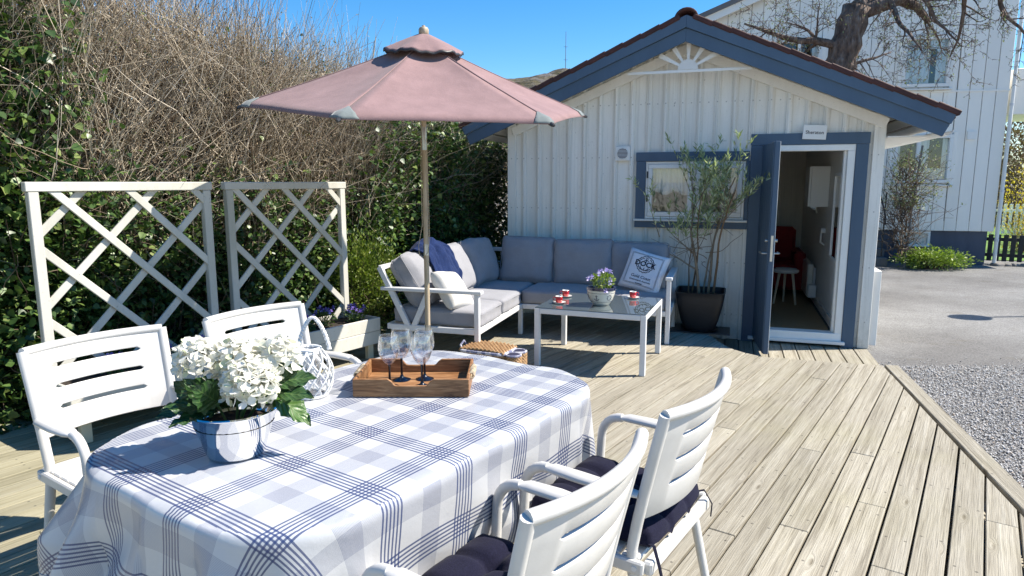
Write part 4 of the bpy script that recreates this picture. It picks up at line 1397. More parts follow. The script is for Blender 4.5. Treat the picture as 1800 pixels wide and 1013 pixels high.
def build_hedge():
    # dark inner core mesh, its colour standing in for shade between the twigs
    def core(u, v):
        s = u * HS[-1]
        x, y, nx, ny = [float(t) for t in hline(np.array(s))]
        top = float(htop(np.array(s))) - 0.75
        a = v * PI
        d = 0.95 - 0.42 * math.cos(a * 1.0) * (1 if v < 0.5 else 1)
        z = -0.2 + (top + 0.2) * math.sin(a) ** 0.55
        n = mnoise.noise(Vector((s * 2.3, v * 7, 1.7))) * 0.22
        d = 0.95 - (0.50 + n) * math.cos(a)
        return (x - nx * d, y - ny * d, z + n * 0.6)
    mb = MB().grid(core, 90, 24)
    sub('thicket', mb.mesh('thicket', True, 180), 'hedge_soil_and_shade', hedge, hroot)
    # upright tan canes, fanning out in bundles from shared stools
    nb = 620
    bs = rng.uniform(0.6, HS[-1], nb)
    bd = rng.beta(1.1, 2.6, nb) * 1.2
    bz = rng.uniform(0.06, 1.0, nb) ** 0.33 * (htop(bs) - 0.95)
    blean = rng.normal(0, 0.28, (nb, 3))
    n = 15500
    k = rng.integers(0, nb, n)
    s = np.clip(bs[k] + rng.normal(0, 0.05, n), 0.3, HS[-1])
    P, N = hpos(s, bd[k] + rng.normal(0, 0.04, n), np.maximum(bz[k] + rng.normal(0, 0.12, n), 0.05))
    ln = np.minimum(rng.uniform(0.55, 1.5, n), (htop(s) + 0.15 - P[:, 2]) * 1.05)
    D = np.zeros((n, 3))
    D[:, 2] = 1
    D += rng.normal(0, 0.26, (n, 3)) + blean[k]
    D += N * rng.uniform(-0.1, 0.45, (n, 1))
    thin = rng.uniform(0.45, 1.0, n) ** 1.3
    q = keep_in(P, D, ln) & ((s < 6.2) | (rng.uniform(0, 1, n) < 0.35))
    P, D, ln, thin = P[q], D[q], ln[q], thin[q]
    me, _ = twig_mesh('canes', P, D, ln, 0.0070 * thin, 0.0020 * thin, 6, 3, rng.normal(0, 0.17, (len(P), 3)), 0.06, rng)
    sub('canes', me, 'twig_tan', hedge, hroot)
    # thick grey-brown limbs
    n = 260
    s = rng.uniform(0.8, HS[-1] - 0.3, n)
    P, N = hpos(s, rng.uniform(0.05, 0.7, n), rng.uniform(0.7, 1.6, n))
    D = rng.normal(0, 0.32, (n, 3)) + N * 0.1
    D[:, 2] = 1
    ln = rng.uniform(0.8, 1.5, n)
    q = keep_in(P, D, ln, 0.2)
    P, D, ln = P[q], D[q], ln[q]
    n = len(P)
    me, _ = twig_mesh('limbs', P, D, ln, rng.uniform(0.009, 0.018, n), np.full(n, 0.004), 9, 5, rng.normal(0, 0.12, (n, 3)), 0.04, rng)
    sub('limbs', me, 'twig_tan', hedge, hroot)
    # crossing side twigs
    n = 13000
    s = rng.uniform(0.6, HS[-1], n)
    d = rng.beta(1.2, 2.4, n) * 1.0 - 0.06
    z = rng.uniform(0.03, 1.0, n) ** 0.34 * (htop(s) - 0.25)
    P, N = hpos(s, d, z)
    D = rng.normal(0, 0.8, (n, 3))
    D[:, 2] = np.abs(D[:, 2]) * 0.8 + 0.15
    D += N * 0.3
    ln = rng.uniform(0.14, 0.45, n)
    me, EP = twig_mesh('side_twigs', P, D, ln, rng.uniform(0.0015, 0.0034, n), np.full(n, 0.0009), 5, 3, rng.normal(0, 0.5, (n, 3)), 0.1, rng)
    sub('side_twigs', me, 'twig_tan', hedge, hroot)
    # fine sprays standing above the top
    n = 4200
    s = rng.uniform(0.6, 7.2, n)
    d = rng.uniform(0.1, 1.3, n)
    P, N = hpos(s, d, htop(s) - rng.uniform(0.25, 0.7, n))
    D = rng.normal(0, 0.28, (n, 3))
    D[:, 2] = 1
    ln = rng.uniform(0.3, 0.8, n)
    me, EP2 = twig_mesh('top_sprays', P, D, ln, np.full(n, 0.0030), np.full(n, 0.0012), 5, 3, rng.normal(0, 0.18, (n, 3)), 0.06, rng)
    sub('top_sprays', me, 'twig_tan', hedge, hroot)
    # thicker stems, coloured dark to deepen the shade low in the hedge
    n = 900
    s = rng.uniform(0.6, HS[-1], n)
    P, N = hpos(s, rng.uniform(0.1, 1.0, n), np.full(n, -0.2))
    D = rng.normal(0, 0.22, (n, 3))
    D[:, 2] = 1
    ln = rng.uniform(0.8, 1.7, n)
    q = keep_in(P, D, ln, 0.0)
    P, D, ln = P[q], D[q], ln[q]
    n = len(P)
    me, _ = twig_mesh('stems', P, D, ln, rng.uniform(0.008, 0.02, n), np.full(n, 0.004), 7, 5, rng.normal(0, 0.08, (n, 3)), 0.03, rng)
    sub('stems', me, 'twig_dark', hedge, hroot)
    # opening buds and clinging dead leaves on the twigs
    allp = np.concatenate([EP[:, 2:].reshape(-1, 3), EP2[:, 2:].reshape(-1, 3), EP2[:, 3:].reshape(-1, 3)])
    for nm, cnt, sz, mt in (('buds', 9000, (0.010, 0.024), 'leaf_bud'), ('dead_leaves', 9000, (0.014, 0.034), 'leaf_dead')):
        p = allp[rng.integers(0, len(allp), cnt)] + rng.normal(0, 0.01, (cnt, 3))
        sub(nm, leaf_mesh(nm, p, rng.normal(0, 1, (cnt, 3)), rng.uniform(*sz, cnt), 'oval', rng), mt, hedge, hroot)
build_hedge()

def build_ivy():
    ivy = thing('ivy', 'dark glossy ivy climbing over the lower hedge and its left end', 'ivy', (-2.2, 5.8, -0.2))
    root = Vector((-2.2, 5.8, -0.2))
    P = []
    O = []
    S_ = []
    def add(n, s0, s1, z0, z1, d0, d1, sz):
        # clumpy: leaves gather round random centres
        m = max(3, n // 45)
        cs = rng.uniform(s0, s1, m)
        cz = rng.uniform(z0, z1, m)
        k = rng.integers(0, m, n)
        s = np.clip(cs[k] + rng.normal(0, 0.14, n), 0.3, HS[-1])
        z = np.maximum(cz[k] + rng.normal(0, 0.16, n), 0.0)
        p, N = hpos(s, rng.uniform(d0, d1, n), z)
        P.append(p)
        o = N * 0.8 + rng.normal(0, 0.55, (n, 3))
        o[:, 2] -= 0.35
        O.append(o)
        S_.append(rng.uniform(*sz, n))
    add(5200, 1.4, 3.0, 0.0, 3.0, -0.28, 0.10, (0.03, 0.075))
    add(3000, 2.4, 3.3, 0.0, 1.6, -0.28, 0.10, (0.025, 0.06))
    add(18000, 2.6, 6.2, 0.0, 1.45, -0.15, 0.25, (0.025, 0.055))
    add(1300, 2.8, 6.0, 1.7, 2.6, 0.0, 0.5, (0.025, 0.05))
    add(17000, 5.6, 9.0, 0.0, 2.25, -0.34, 0.10, (0.03, 0.065))
    add(3000, 1.6, 2.75, 0.0, 3.0, -0.28, 0.0, (0.03, 0.075))
    p = np.concatenate(P)
    o = np.concatenate(O)
    s = np.concatenate(S_)
    sub('leaves', leaf_mesh('leaves', p, o, s, 'ivy', rng, 0.6), 'leaf_ivy', ivy, root)
    n = 700
    q = p[rng.integers(0, len(p), n)]
    D = rng.normal(0, 0.5, (n, 3))
    D[:, 2] += 0.8
    me, _ = twig_mesh('vines', q, D, rng.uniform(0.15, 0.45, n), np.full(n, 0.004), np.full(n, 0.002), 6, 3, None, 0.08, rng)
    sub('vines', me, 'twig_dark', ivy, root)
build_ivy()

def bush(name, label, cat, c, rad, n_leaf, n_twig, leafmat, size, twigmat='twig_dark', kind='oval', shell=0.5):
    c = Vector(c)
    t = thing(name, label, cat, (c.x, c.y, c.z))
    d = rng.normal(0, 1, (n_twig, 3))
    d[:, 2] = np.abs(d[:, 2]) + 0.5
    d /= np.linalg.norm(d, axis=1, keepdims=True)
    st_ = rng.normal(0, 0.12, (n_twig, 3)) * np.array(rad)
    st_[:, 2] = 0
    tip = d * np.array([rad[0], rad[1], rad[2] * 1.6]) * rng.uniform(0.6, 1.05, (n_twig, 1))
    ln = np.linalg.norm(tip, axis=1)
    me, EP = twig_mesh('stems', st_, tip, ln, np.full(n_twig, 0.006), np.full(n_twig, 0.002), 6, 3, rng.normal(0, 0.15, (n_twig, 3)), 0.06, rng)
    o = link('stems', me, twigmat, t)
    o['kind'] = 'stuff'
    # leaves in clumps through the crown
    m = max(8, n_leaf // 40)
    dd = rng.normal(0, 1, (m, 3))
    dd /= np.linalg.norm(dd, axis=1, keepdims=True)
    cen = dd * np.array(rad) * (rng.uniform(0, 1, (m, 1)) ** shell) + np.array([0, 0, rad[2]])
    k = rng.integers(0, m, n_leaf)
    p = cen[k] + rng.normal(0, 0.16, (n_leaf, 3)) * np.array(rad)
    p[:, 2] = np.maximum(p[:, 2], 0.01)
    out = (p - np.array([0, 0, rad[2] * 0.6])) + rng.normal(0, 0.4, (n_leaf, 3)) * np.mean(rad)
    o = link('leaves', leaf_mesh('leaves', p, out, rng.uniform(*size, n_leaf), kind, rng), leafmat, t)
    o['kind'] = 'stuff'
    return t
bush('green_shrub', 'fresh yellow-green shrub beside the sofa and the smaller trellis', 'shrub', (-1.46, 6.48, 0.0), (0.34, 0.34, 0.52), 9000, 90, 'leaf_box', (0.022, 0.044))
bush('low_shrub', 'low grey-green ground shrub at the house basement wall', 'shrub', (8.35, 13.25, -0.2), (0.62, 0.4, 0.20), 4500, 60, 'leaf_fresh', (0.03, 0.07))
bush('yellow_forsythia', 'yellow flowering forsythia bush beyond the lawn fence', 'bush', (12.6, 16.4, -0.2), (0.9, 0.9, 0.95), 3000, 160, 'leaf_yellow', (0.03, 0.07))
bush('far_thicket', 'brown leafless thicket beyond the lawn', 'thicket', (19.5, 27.0, -0.2), (3.2, 2.0, 2.6), 9000, 900, 'leaf_dead', (0.08, 0.2))
bush('distant_bush', 'brown-orange leafy bush glimpsed between the hedge and shed corner', 'bush', (0.05, 11.6, -0.2), (0.8, 0.8, 1.1), 4500, 200, 'leaf_dead', (0.03, 0.07))

# climber in front of the house window
def climber():
    root = Vector((7.75, 13.35, -0.2))
    t = thing('climbing_shrub', 'tangled bare climber with pale buds in front of the house window', 'climber', root)
    n = 260
    st_ = rng.normal(0, 0.10, (n, 3))
    st_[:, 2] = rng.uniform(0.2, 1.9, n)
    D = rng.normal(0, 0.55, (n, 3))
    D[:, 2] = rng.normal(0.7, 0.45, n)
    me, EP = twig_mesh('stems', st_, D, rng.uniform(0.3, 0.75, n), np.full(n, 0.009), np.full(n, 0.003), 7, 3, rng.normal(0, 0.45, (n, 3)), 0.12, rng)
    o = link('stems', me, 'twig_dark', t)
    o['kind'] = 'stuff'
    MB().tube([(0.05, -0.1, 0), (0.12, -0.05, 1.2), (0.25, 0, 2.4)], 0.022, 6).build('stake', 'concrete', t)
    q = EP[:, 3:].reshape(-1, 3)
    q = q[q[:, 2] > 1.2]
    k = 1500
    p = q[rng.integers(0, len(q), k)] + rng.normal(0, 0.03, (k, 3))
    o = link('buds', leaf_mesh('buds', p, rng.normal(0, 1, (k, 3)), rng.uniform(0.03, 0.06, k), 'oval', rng), 'leaf_grey', t)
    o['kind'] = 'stuff'
climber()

# ------------------------------------------------------------------ old fruit tree
def fruit_tree():
    root = Vector((5.42, 11.5, -0.2))
    t = thing('fruit_tree', 'old gnarled fruit tree with bare spurred twigs rising behind the shed roof', 'tree', root)
    rr = random.Random(21)
    trunk = MB()
    pts = [(0, 0, 0), (0.03, 0, 1.2), (-0.02, 0, 2.4), (-0.06, 0, 3.1), (-0.01, 0, 3.6), (0.06, -0.02, 4.05), (0.18, -0.03, 4.5)]
    def dense(pts, n):
        out = []
        for i in range(len(pts) - 1):
            for k in range(n):
                a = k / n
                p = Vector(pts[i]).lerp(Vector(pts[i + 1]), a)
                p += Vector((rr.uniform(-1, 1), rr.uniform(-1, 1), 0)) * 0.012
                out.append(p)
        out.append(Vector(pts[-1]))
        return out
    dp = dense(pts, 4)
    trunk.tube(dp, [0.27 - 0.05 * i / len(dp) + 0.02 * math.sin(i * 2.1) for i in range(len(dp))], 14)
    o = trunk.build('trunk', 'bark', t, smooth=True, ang=180)
    mb = MB()
    ends = []
    def branch(p, d, L, r, depth):
        pts = [Vector(p)]
        rad = [r]
        n = max(4, int(L / 0.10))
        d = Vector(d).normalized()
        for i in range(n):
            d = (d + Vector((rr.gauss(0, 0.16), rr.gauss(0, 0.16), rr.gauss(0, 0.14) - 0.015 * depth))).normalized()
            pts.append(pts[-1] + d * L / n)
            rad.append(r * (1 - 0.8 * (i + 1) / n))
        mb.tube(pts, rad, 7 if r > 0.03 else (5 if r > 0.01 else 4))
        if depth >= 4:
            ends.append(pts[-1])
            return
        nb = {0: 6, 1: 8, 2: 6, 3: 4}[depth]
        for k in range(nb):
            i = rr.randint(1 if depth else 2, n)
            dd = (pts[i] - pts[i - 1]).normalized()
            side = dd.orthogonal().normalized()
            side.rotate(Matrix.Rotation(rr.uniform(0, 2 * PI), 3, dd))
            nd = dd * rr.uniform(0.2, 0.8) + side * rr.uniform(0.6, 1.1)
            nl = {0: 0.95, 1: 0.55, 2: 0.24, 3: 0.07}[depth] * rr.uniform(0.6, 1.25)
            branch(pts[i], nd, nl, max(0.0045, rad[i] * rr.uniform(0.35, 0.55)), depth + 1)
    branch((-0.05, 0, 3.3), (-0.75, -0.25, -0.35), 1.2, 0.055, 1)
    branch((-0.03, 0, 3.15), (-0.55, -0.35, -0.6), 1.1, 0.045, 1)
    branch((0.0, 0, 3.85), (-1.0, -0.35, 0.25), 1.7, 0.08, 0)
    branch((0.18, -0.03, 4.4), (1.0, -0.35, 0.30), 2.6, 0.14, 0)
    branch((0.18, -0.03, 4.45), (0.2, 0.1, 1.0), 1.8, 0.17, 0)
    branch((0.6, -0.2, 4.6), (0.35, -0.3, -0.8), 1.3, 0.05, 1)
    branch((1.5, -0.5, 4.9), (0.5, -0.3, -0.75), 1.4, 0.05, 1)
    branch((1.9, -0.6, 4.95), (0.9, -0.2, -0.5), 1.5, 0.05, 1)
    branch((0.9, -0.3, 4.75), (0.7, -0.3, -0.45), 1.2, 0.045, 1)
    branch((-0.02, 0, 3.6), (0.9, -0.4, -0.15), 1.0, 0.035, 1)
    mb.build('crown', 'bark', t, smooth=True, ang=180)
    e = np.array([tuple(v) for v in ends])
    o = link('buds', leaf_mesh('buds', e, rng.normal(0, 1, e.shape), rng.uniform(0.02, 0.045, len(e)), 'oval', rng), 'leaf_grey', t)
    o['kind'] = 'stuff'
fruit_tree()

# unseen post with an oval head, added to cast the shadow on the driveway
lp = thing('shadow_post', 'unseen slim post with a flat oval head, added for its shadow on the driveway', 'shadow caster', (7.72, 8.52, -0.205))
MB().tube([(0, 0, 0), (0, 0, 2.1)], 0.025, 8).build('pole', 'black_metal', lp, smooth=True)
MB().lathe([(0.0, 0.1), (0.10, 0.09), (0.24, 0.03), (0.26, 0.0), (0.0, -0.02)], 24, (0, 0, 2.1), 1.0, 0.75).build('post_head', 'black_metal', lp, smooth=True)

# ================================================================== FURNITURE
# ------------------------------------------------------------------ trellis planters along the hedge
def lattice_planter(label, right_end, seed, flowers):
    """right_end: back right post; the box runs along the deck boards"""
    rr = random.Random(seed)
    L = 1.11
    t = thing('trellis_planter', label, 'planter', (right_end[0], right_end[1], 0), BANG, 'trellis planters before the hedge')
    # local x along the box (negative towards the viewer), y: +hedge side is +y
    fr = bx('post', 'trellis_white', t, -0.055, 0, -0.025, 0.025, 0.13, 1.443, 0.004)
    bx('post', 'trellis_white', t, -L, -L + 0.055, -0.025, 0.025, 0.13, 1.443, 0.004)
    bx('top_rail', 'trellis_white', t, -L - 0.012, 0.012, -0.028, 0.028, 1.444, 1.50, 0.004)
    # diagonal slats, clipped to the frame
    x0, x1, z0, z1 = -L + 0.02, -0.02, 0.34, 1.462
    def diag(c, sgn, y):
        # line z = sgn*x*slope + c
        pts = []
        m = 1.0
        cand = []
        for xx in (x0, x1):
            zz = sgn * m * xx + c
            if z0 <= zz <= z1:
                cand.append((xx, zz))
        for zz in (z0, z1):
            xx = (zz - c) / (sgn * m)
            if x0 < xx < x1:
                cand.append((xx, zz))
        if len(cand) < 2:
            return
        cand.sort()
        a, b = cand[0], cand[-1]
        if math.hypot(a[0] - b[0], a[1] - b[1]) < 0.08:
            return
        MB().bar((a[0], y, a[1]), (b[0], y, b[1]), 0.016, 0.046, (0, 0, 1), 0.003).build('slat', 'trellis_white', t)
    for k in range(-6, 8):
        diag(0.05 + k * 0.43 + 0.06 * (seed % 2), 1, 0.010)
        diag(-0.02 + k * 0.43 + 0.06 * (seed % 2), -1, -0.012)
    # the box: two boards on each side
    for z in (0.13, 0.243):
        bx('side_board', 'trellis_white', t, -L - 0.03, 0.03, -0.375, -0.353, z, z + 0.111, 0.004)
        bx('side_board', 'trellis_white', t, -L - 0.03, 0.03, 0.028, 0.05, z, z + 0.111, 0.004)
        bx('end_board', 'trellis_white', t, 0.008, 0.029, -0.352, 0.027, z, z + 0.111, 0.004)
        bx('end_board', 'trellis_white', t, -L - 0.029, -L - 0.008, -0.352, 0.027, z, z + 0.111, 0.004)
    bx('bottom', 'trellis_white', t, -L - 0.007, 0.007, -0.352, 0.027, 0.13, 0.15, 0.003)
    for x in (-L + 0.02, -0.09):
        for y in (-0.345, -0.02):
            bx('leg', 'planter_leg', t, x, x + 0.06, y, y + 0.045, 0.0, 0.129, 0.004)
    def soilf(u, v):
        x = -L + u * L
        y = -0.352 + v * 0.378
        return (x, y, 0.315 + 0.018 * mnoise.noise(Vector((x * 9, y * 9, seed))) + 0.008 * mnoise.noise(Vector((x * 40, y * 40, seed))))
    MB().grid(soilf, 60, 20).build('soil', 'soil', t, smooth=True, ang=180)
    return t
T2 = (-1.455, 5.845)
T1 = (-2.135, 4.775)
lattice_planter('white trellis planter box nearest the sofa', T2, 2, 0)
lattice_planter('white trellis planter box behind the near white chair', T1, 1, 0)
def along(right_end, x, y, z=0.32):
    c, s = math.cos(BANG), math.sin(BANG)
    return (right_end[0] + x * c - y * s, right_end[1] + x * s + y * c, z)
def small_plant(name, label, loc, r, h, nl, nf, petal, lsize, leafm='leaf_viola', fs=(0.016, 0.024), group=None):
    t = thing(name, label, 'flower', loc, 0, group)
    n = 26
    a = rng.uniform(0, 2 * PI, n)
    D = np.stack([np.cos(a) * r, np.sin(a) * r, np.full(n, h)], axis=1) * rng.uniform(0.5, 1.0, (n, 1))
    me, EP = twig_mesh('stems', rng.normal(0, r * 0.15, (n, 3)) * np.array([1, 1, 0]), D, np.linalg.norm(D, axis=1), np.full(n, 0.0025), np.full(n, 0.0015), 5, 3, None, 0.05, rng)
    o = link('stems', me, leafm, t); o['kind'] = 'stuff'
    q = rng.normal(0, 1, (nl, 3)); q /= np.linalg.norm(q, axis=1, keepdims=True)
    q *= rng.uniform(0.2, 1, (nl, 1)) ** 0.5
    p = q * np.array([r, r, h * 0.45]) + np.array([0, 0, h * 0.45])
    p[:, 2] = np.maximum(p[:, 2], 0.004)
    o = link('leaves', leaf_mesh('leaves', p, q + rng.normal(0, 0.4, (nl, 3)), rng.uniform(*lsize, nl), 'oval', rng), leafm, t); o['kind'] = 'stuff'
    # five-petalled flowers
    fp = []
    fo = []
    fsz = []
    for k in range(nf):
        a = rng.uniform(0, 2 * PI)
        rr_ = r * rng.uniform(0.1, 1.0)
        c = np.array([math.cos(a) * rr_, math.sin(a) * rr_, h * rng.uniform(0.75, 1.1)])
        fd = np.array([0.5 + rng.normal(0, 0.4), -0.8 + rng.normal(0, 0.3), 0.4])
        fd /= np.linalg.norm(fd)
        u = np.cross(fd, [0, 0, 1]); u /= np.linalg.norm(u)
        w = np.cross(u, fd)
        for j in range(5):
            b = 2 * PI * j / 5 + 0.3
            fp.append(c); fo.append(u * math.cos(b) + w * math.sin(b) + fd * 0.25); fsz.append(rng.uniform(*fs))
    if nf:
        o = link('flowers', leaf_mesh('flowers', np.array(fp), np.array(fo), np.array(fsz), 'petal', rng, 0.2), petal, t); o['kind'] = 'stuff'
    return t
VIO = [(T2, -0.12, -0.22, 'purple violas at the sofa end of the farther planter'), (T2, -0.36, -0.12, 'purple violas beside the frame of the farther planter'),
       (T2, -0.62, -0.2, 'violas hidden behind the farther white chair back'), (T1, -0.22, -0.23, 'lilac violas by the right end of the nearer planter'),
       (T1, -0.5, -0.15, 'violas seen through the nearer chair back, middle of the nearer planter'), (T1, -0.80, -0.18, 'violas at the left of the nearer planter')]
for te, x, y, lb in VIO:
    small_plant('viola_plant', lb, along(te, x, y), 0.085, 0.13, 170, 16, 'petal_violet', (0.02, 0.035), group='violas in the planters')

# ------------------------------------------------------------------ chairs
def make_chair():
    t = thing('garden_chair', 'x', 'chair')
    # local: +y forward (towards the table), x right, z up
    BW = 0.25
    def bpt(sx, z):
        # backrest surface: reclines with height, curves round the sitter
        k = (z - 0.43) / 0.43
        w = BW * (1.0 + 0.06 * max(0, k))
        x = sx * w
        y = -0.205 - 0.092 * max(0, k) ** 1.15 + 0.056 * sx * sx - 0.03
        return Vector((x, y, z))
    slots = [0.79, 0.71, 0.63]
    sh_ = 0.0078
    z0, z1 = 0.535, 0.862
    ncol = 44
    mb = MB()
    rows = []
    for i in range(ncol + 1):
        sx = -0.97 + 1.94 * i / ncol
        colz = [z0]
        for zc in sorted(slots):
            ends = 0.66
            e = abs(sx) * BW
            lim = ends * BW
            if e <= lim - sh_:
                hh = sh_
            elif e < lim:
                hh = sh_ * math.sqrt(max(0.0, 1 - ((e - lim + sh_) / sh_) ** 2))
            else:
                hh = 0.0
            colz += [zc - hh, zc + hh]
        colz.append(z1)
        rows.append([bpt(sx, z) for z in colz])
    nz = len(rows[0])
    for r in rows:
        mb.v += [tuple(p) for p in r]
    for i in range(ncol):
        for j in range(0, nz - 1, 2):
            a = i * nz + j
            mb.f.append((a, a + nz, a + nz + 1, a + 1))
    p = mb.build('backrest', 'chair_plastic', t, smooth=True, ang=60, weld=True)
    md = p.modifiers.new('solid', 'SOLIDIFY')
    md.thickness = 0.014
    md.offset = 0
    md2 = p.modifiers.new('edge', 'BEVEL')
    md2.width = 0.003
    md2.segments = 2
    md2.limit_method = 'ANGLE'
    # thick top rail
    top = [bpt(-1.0 + 2.0 * i / 20, 0.866) + Vector((0, 0, 0)) for i in range(21)]
    mb = MB().tube(top, 0.017, 10)
    mb.build('top_rail', 'chair_plastic', p, smooth=True, ang=60)
    for sx in (-1, 1):
        pts = [bpt(sx, 0.868), bpt(sx, 0.75), bpt(sx, 0.62), bpt(sx, 0.52), bpt(sx, 0.44)]
        q = bpt(sx, 0.44)
        pts += [Vector((q.x, q.y - 0.005, 0.36)), Vector((q.x + sx * 0.01, q.y - 0.05, 0.15)), Vector((q.x + sx * 0.012, q.y - 0.085, 0.0))]
        MB().tube(pts, [0.0165] * 5 + [0.0165, 0.015, 0.014], 10, flat=1.15).build('rear_leg', 'chair_plastic', t, smooth=True, ang=60)
        # front leg bends over into the arm
        xf = sx * 0.268
        fr = [Vector((xf, 0.205, 0.0)), Vector((xf, 0.198, 0.2)), Vector((xf, 0.190, 0.43)), Vector((xf, 0.185, 0.54))]
        for a in range(0, 91, 15):
            fr.append(Vector((xf, 0.185 - 0.085 * (1 - math.cos(RAD(a))), 0.54 + 0.085 * math.sin(RAD(a)))))
        MB().tube(fr, 0.0165, 10).build('front_leg', 'chair_plastic', t, smooth=True, ang=60)
        e = bpt(sx, 0.615)
        arm = [Vector((xf, 0.103, 0.625)), Vector((xf + sx * 0.004, 0.075, 0.628)), Vector((xf + sx * 0.008, -0.02, 0.626)), Vector((xf + sx * 0.004, -0.15, 0.620)), Vector((e.x + sx * 0.004, e.y + 0.015, 0.615))]
        MB().tube(arm, [0.017, 0.028, 0.030, 0.026, 0.018], 12, flat=0.5).build('armrest', 'chair_plastic', t, smooth=True, ang=60)
        for sy_, sz_ in ((0.172, 0.395), (-0.20, 0.395)):
            MB().tube([(sx * 0.2785, sy_, sz_), (sx * 0.2825, sy_, sz_)], 0.008, 10).build('screw', 'silver_metal', t, smooth=True)
        MB().box(sx * 0.268 - 0.011, sx * 0.268 + 0.011, -0.225, 0.182, 0.375, 0.415, 0.006).build('side_rail', 'chair_plastic', t)
    MB().box(-0.252, 0.252, 0.170, 0.200, 0.37, 0.4, 0.006).build('front_rail', 'chair_plastic', t)
    MB().box(-0.257, 0.257, -0.245, -0.215, 0.37, 0.412, 0.006).build('rear_rail', 'chair_plastic', t)
    for k in range(6):
        y = -0.205 + k * 0.064
        MB().box(-0.256, 0.256, y, y + 0.056, 0.402, 0.418, 0.005).build('seat_slat', 'chair_plastic', t)
    return t
TA = RAD(34.5)
TAX = Vector((math.sin(TA), math.cos(TA), 0))
TCX = Vector((math.cos(TA), -math.sin(TA), 0))
def tuv(u, v, z=0.0):
    p = TAX * u + TCX * v
    return Vector((p.x, p.y, z))
chair0 = make_chair()
# (u, v of back top, facing +1 = towards -v, label)
CH = [(1.955, -0.612, -1, 0.0, 'white garden chair with navy cushion, farther of two on the deck side'),
      (1.268, -0.612, -1, 0.0, 'white garden chair with navy cushion in the foreground, nearest the viewer'),
      (1.245, -2.95, 1, 0.0, 'white slotted garden chair before the nearer trellis planter'),
      (1.965, -2.92, 1, 0.0, 'white slotted garden chair behind the hydrangeas and white wicker lantern')]
for i, (u, v, fc, rot, lb) in enumerate(CH):
    o = chair0 if i == 0 else copy_tree(chair0)
    o['label'] = lb
    o['group'] = 'white garden chairs round the table'
    # local +y -> direction of facing
    d = TCX * fc
    rz = math.atan2(d.y, d.x) - PI / 2
    c = tuv(u, v) + d * 0.312
    o.location = (c.x, c.y, 0)
    o.rotation_euler = (0, 0, rz + rot)

def seat_pad(label, u, v, fc, tilt):
    d = TCX * fc
    rz = math.atan2(d.y, d.x) - PI / 2
    c = tuv(u, v) + d * 0.312
    def top(x, y):
        # tufted: 3 x 3 buttons
        h = 0.060
        ex = max(abs(x), abs(y)) / 0.225
        h *= max(0.0, 1 - ex ** 6) ** 0.5
        fx = abs(math.sin(PI * (x / 0.45 * 3)))
        fy = abs(math.sin(PI * (y / 0.45 * 3)))
        for bx_ in (-0.075, 0.075):
            for by in (-0.075, 0.075):
                r = math.hypot(x - bx_, y - by)
                h -= 0.030 * math.exp(-(r / 0.022) ** 2) + 0.012 * math.exp(-(r / 0.05) ** 2)
        cr = min(abs(abs(x) - 0.075), abs(abs(y) - 0.075))
        h -= 0.018 * math.exp(-(cr / 0.016) ** 2)
        h += 0.006 * mnoise.noise(Vector((x * 14, y * 14, u)))
        return h
    mb = MB()
    n = 44
    def fn(a, b):
        x, y = (a - 0.5) * 0.45, (b - 0.5) * 0.45
        k = 1 - 0.06 * (abs(x) / 0.225) ** 4 * (abs(y) / 0.225) ** 4
        return (x * k, y * k, 0.022 + top(x, y))
    mb.grid(fn, n, n)
    def fb(a, b):
        x, y = (0.5 - a) * 0.45, (b - 0.5) * 0.45
        k = 1 - 0.06 * (abs(x) / 0.225) ** 4 * (abs(y) / 0.225) ** 4
        return (x * k, y * k, 0.022 - 0.020 * max(0.0, 1 - (max(abs(x), abs(y)) / 0.225) ** 6) ** 0.5)
    mb.grid(fb, n, n)
    t = thing('seat_cushion', label, 'cushion', (c.x, c.y, 0.4185), rz, 'navy seat cushions on the chairs')
    mb.build('pad', 'cushion_navy', t, smooth=True, ang=180, weld=True, loc=(0, -0.01, 0))
    for s in (-1, 1):
        MB().tube([(s * 0.2, -0.2, 0.02), (s * 0.22, -0.235, 0.03), (s * 0.235, -0.26, -0.02), (s * 0.22, -0.262, -0.06)], 0.006, 6, flat=0.4).build('tie', 'cushion_navy', t, smooth=True)
seat_pad('tufted navy seat cushion on the farther deck-side chair', 1.955, -0.612, -1, 0)
seat_pad('tufted navy seat cushion on the foreground chair', 1.268, -0.612, -1, 0)

# ------------------------------------------------------------------ table and cloth
UC, VC = 1.56, -1.64
HU, HV, CR = 0.785, 0.505, 0.28
tc_ = tuv(UC, VC)
TROT = math.atan2(TAX.y, TAX.x)      # local x along the table, local y = away from deck side
tb = thing('dining_table', 'oblong dining table hidden under the checked cloth, black legs showing below', 'table', (tc_.x, tc_.y, 0), TROT)
def rrect(hu, hv, r, n=10):
    out = []
    for cx, cy, a0 in ((hu - r, hv - r, 0), (-hu + r, hv - r, 90), (-hu + r, -hv + r, 180), (hu - r, -hv + r, 270)):
        for k in range(n + 1):
            a = RAD(a0 + 90 * k / n)
            out.append((cx + r * math.cos(a), cy + r * math.sin(a)))
    return out
MB().prism(rrect(HU - 0.01, HV - 0.01, CR - 0.01), 0.69, 0.722).build('table_top', 'black_metal', tb)
for sx in (-1, 1):
    MB().bar((sx * 0.55, -0.38, 0.0), (sx * 0.55, 0.30, 0.69), 0.05, 0.03, (1, 0, 0)).build('leg', 'black_metal', tb)
    MB().bar((sx * 0.59, 0.38, 0.0), (sx * 0.59, -0.30, 0.69), 0.05, 0.03, (1, 0, 0)).build('leg', 'black_metal', tb)
MB().bar((-0.55, 0, 0.34), (0.55, 0, 0.34), 0.03, 0.03).build('stretcher', 'black_metal', tb)

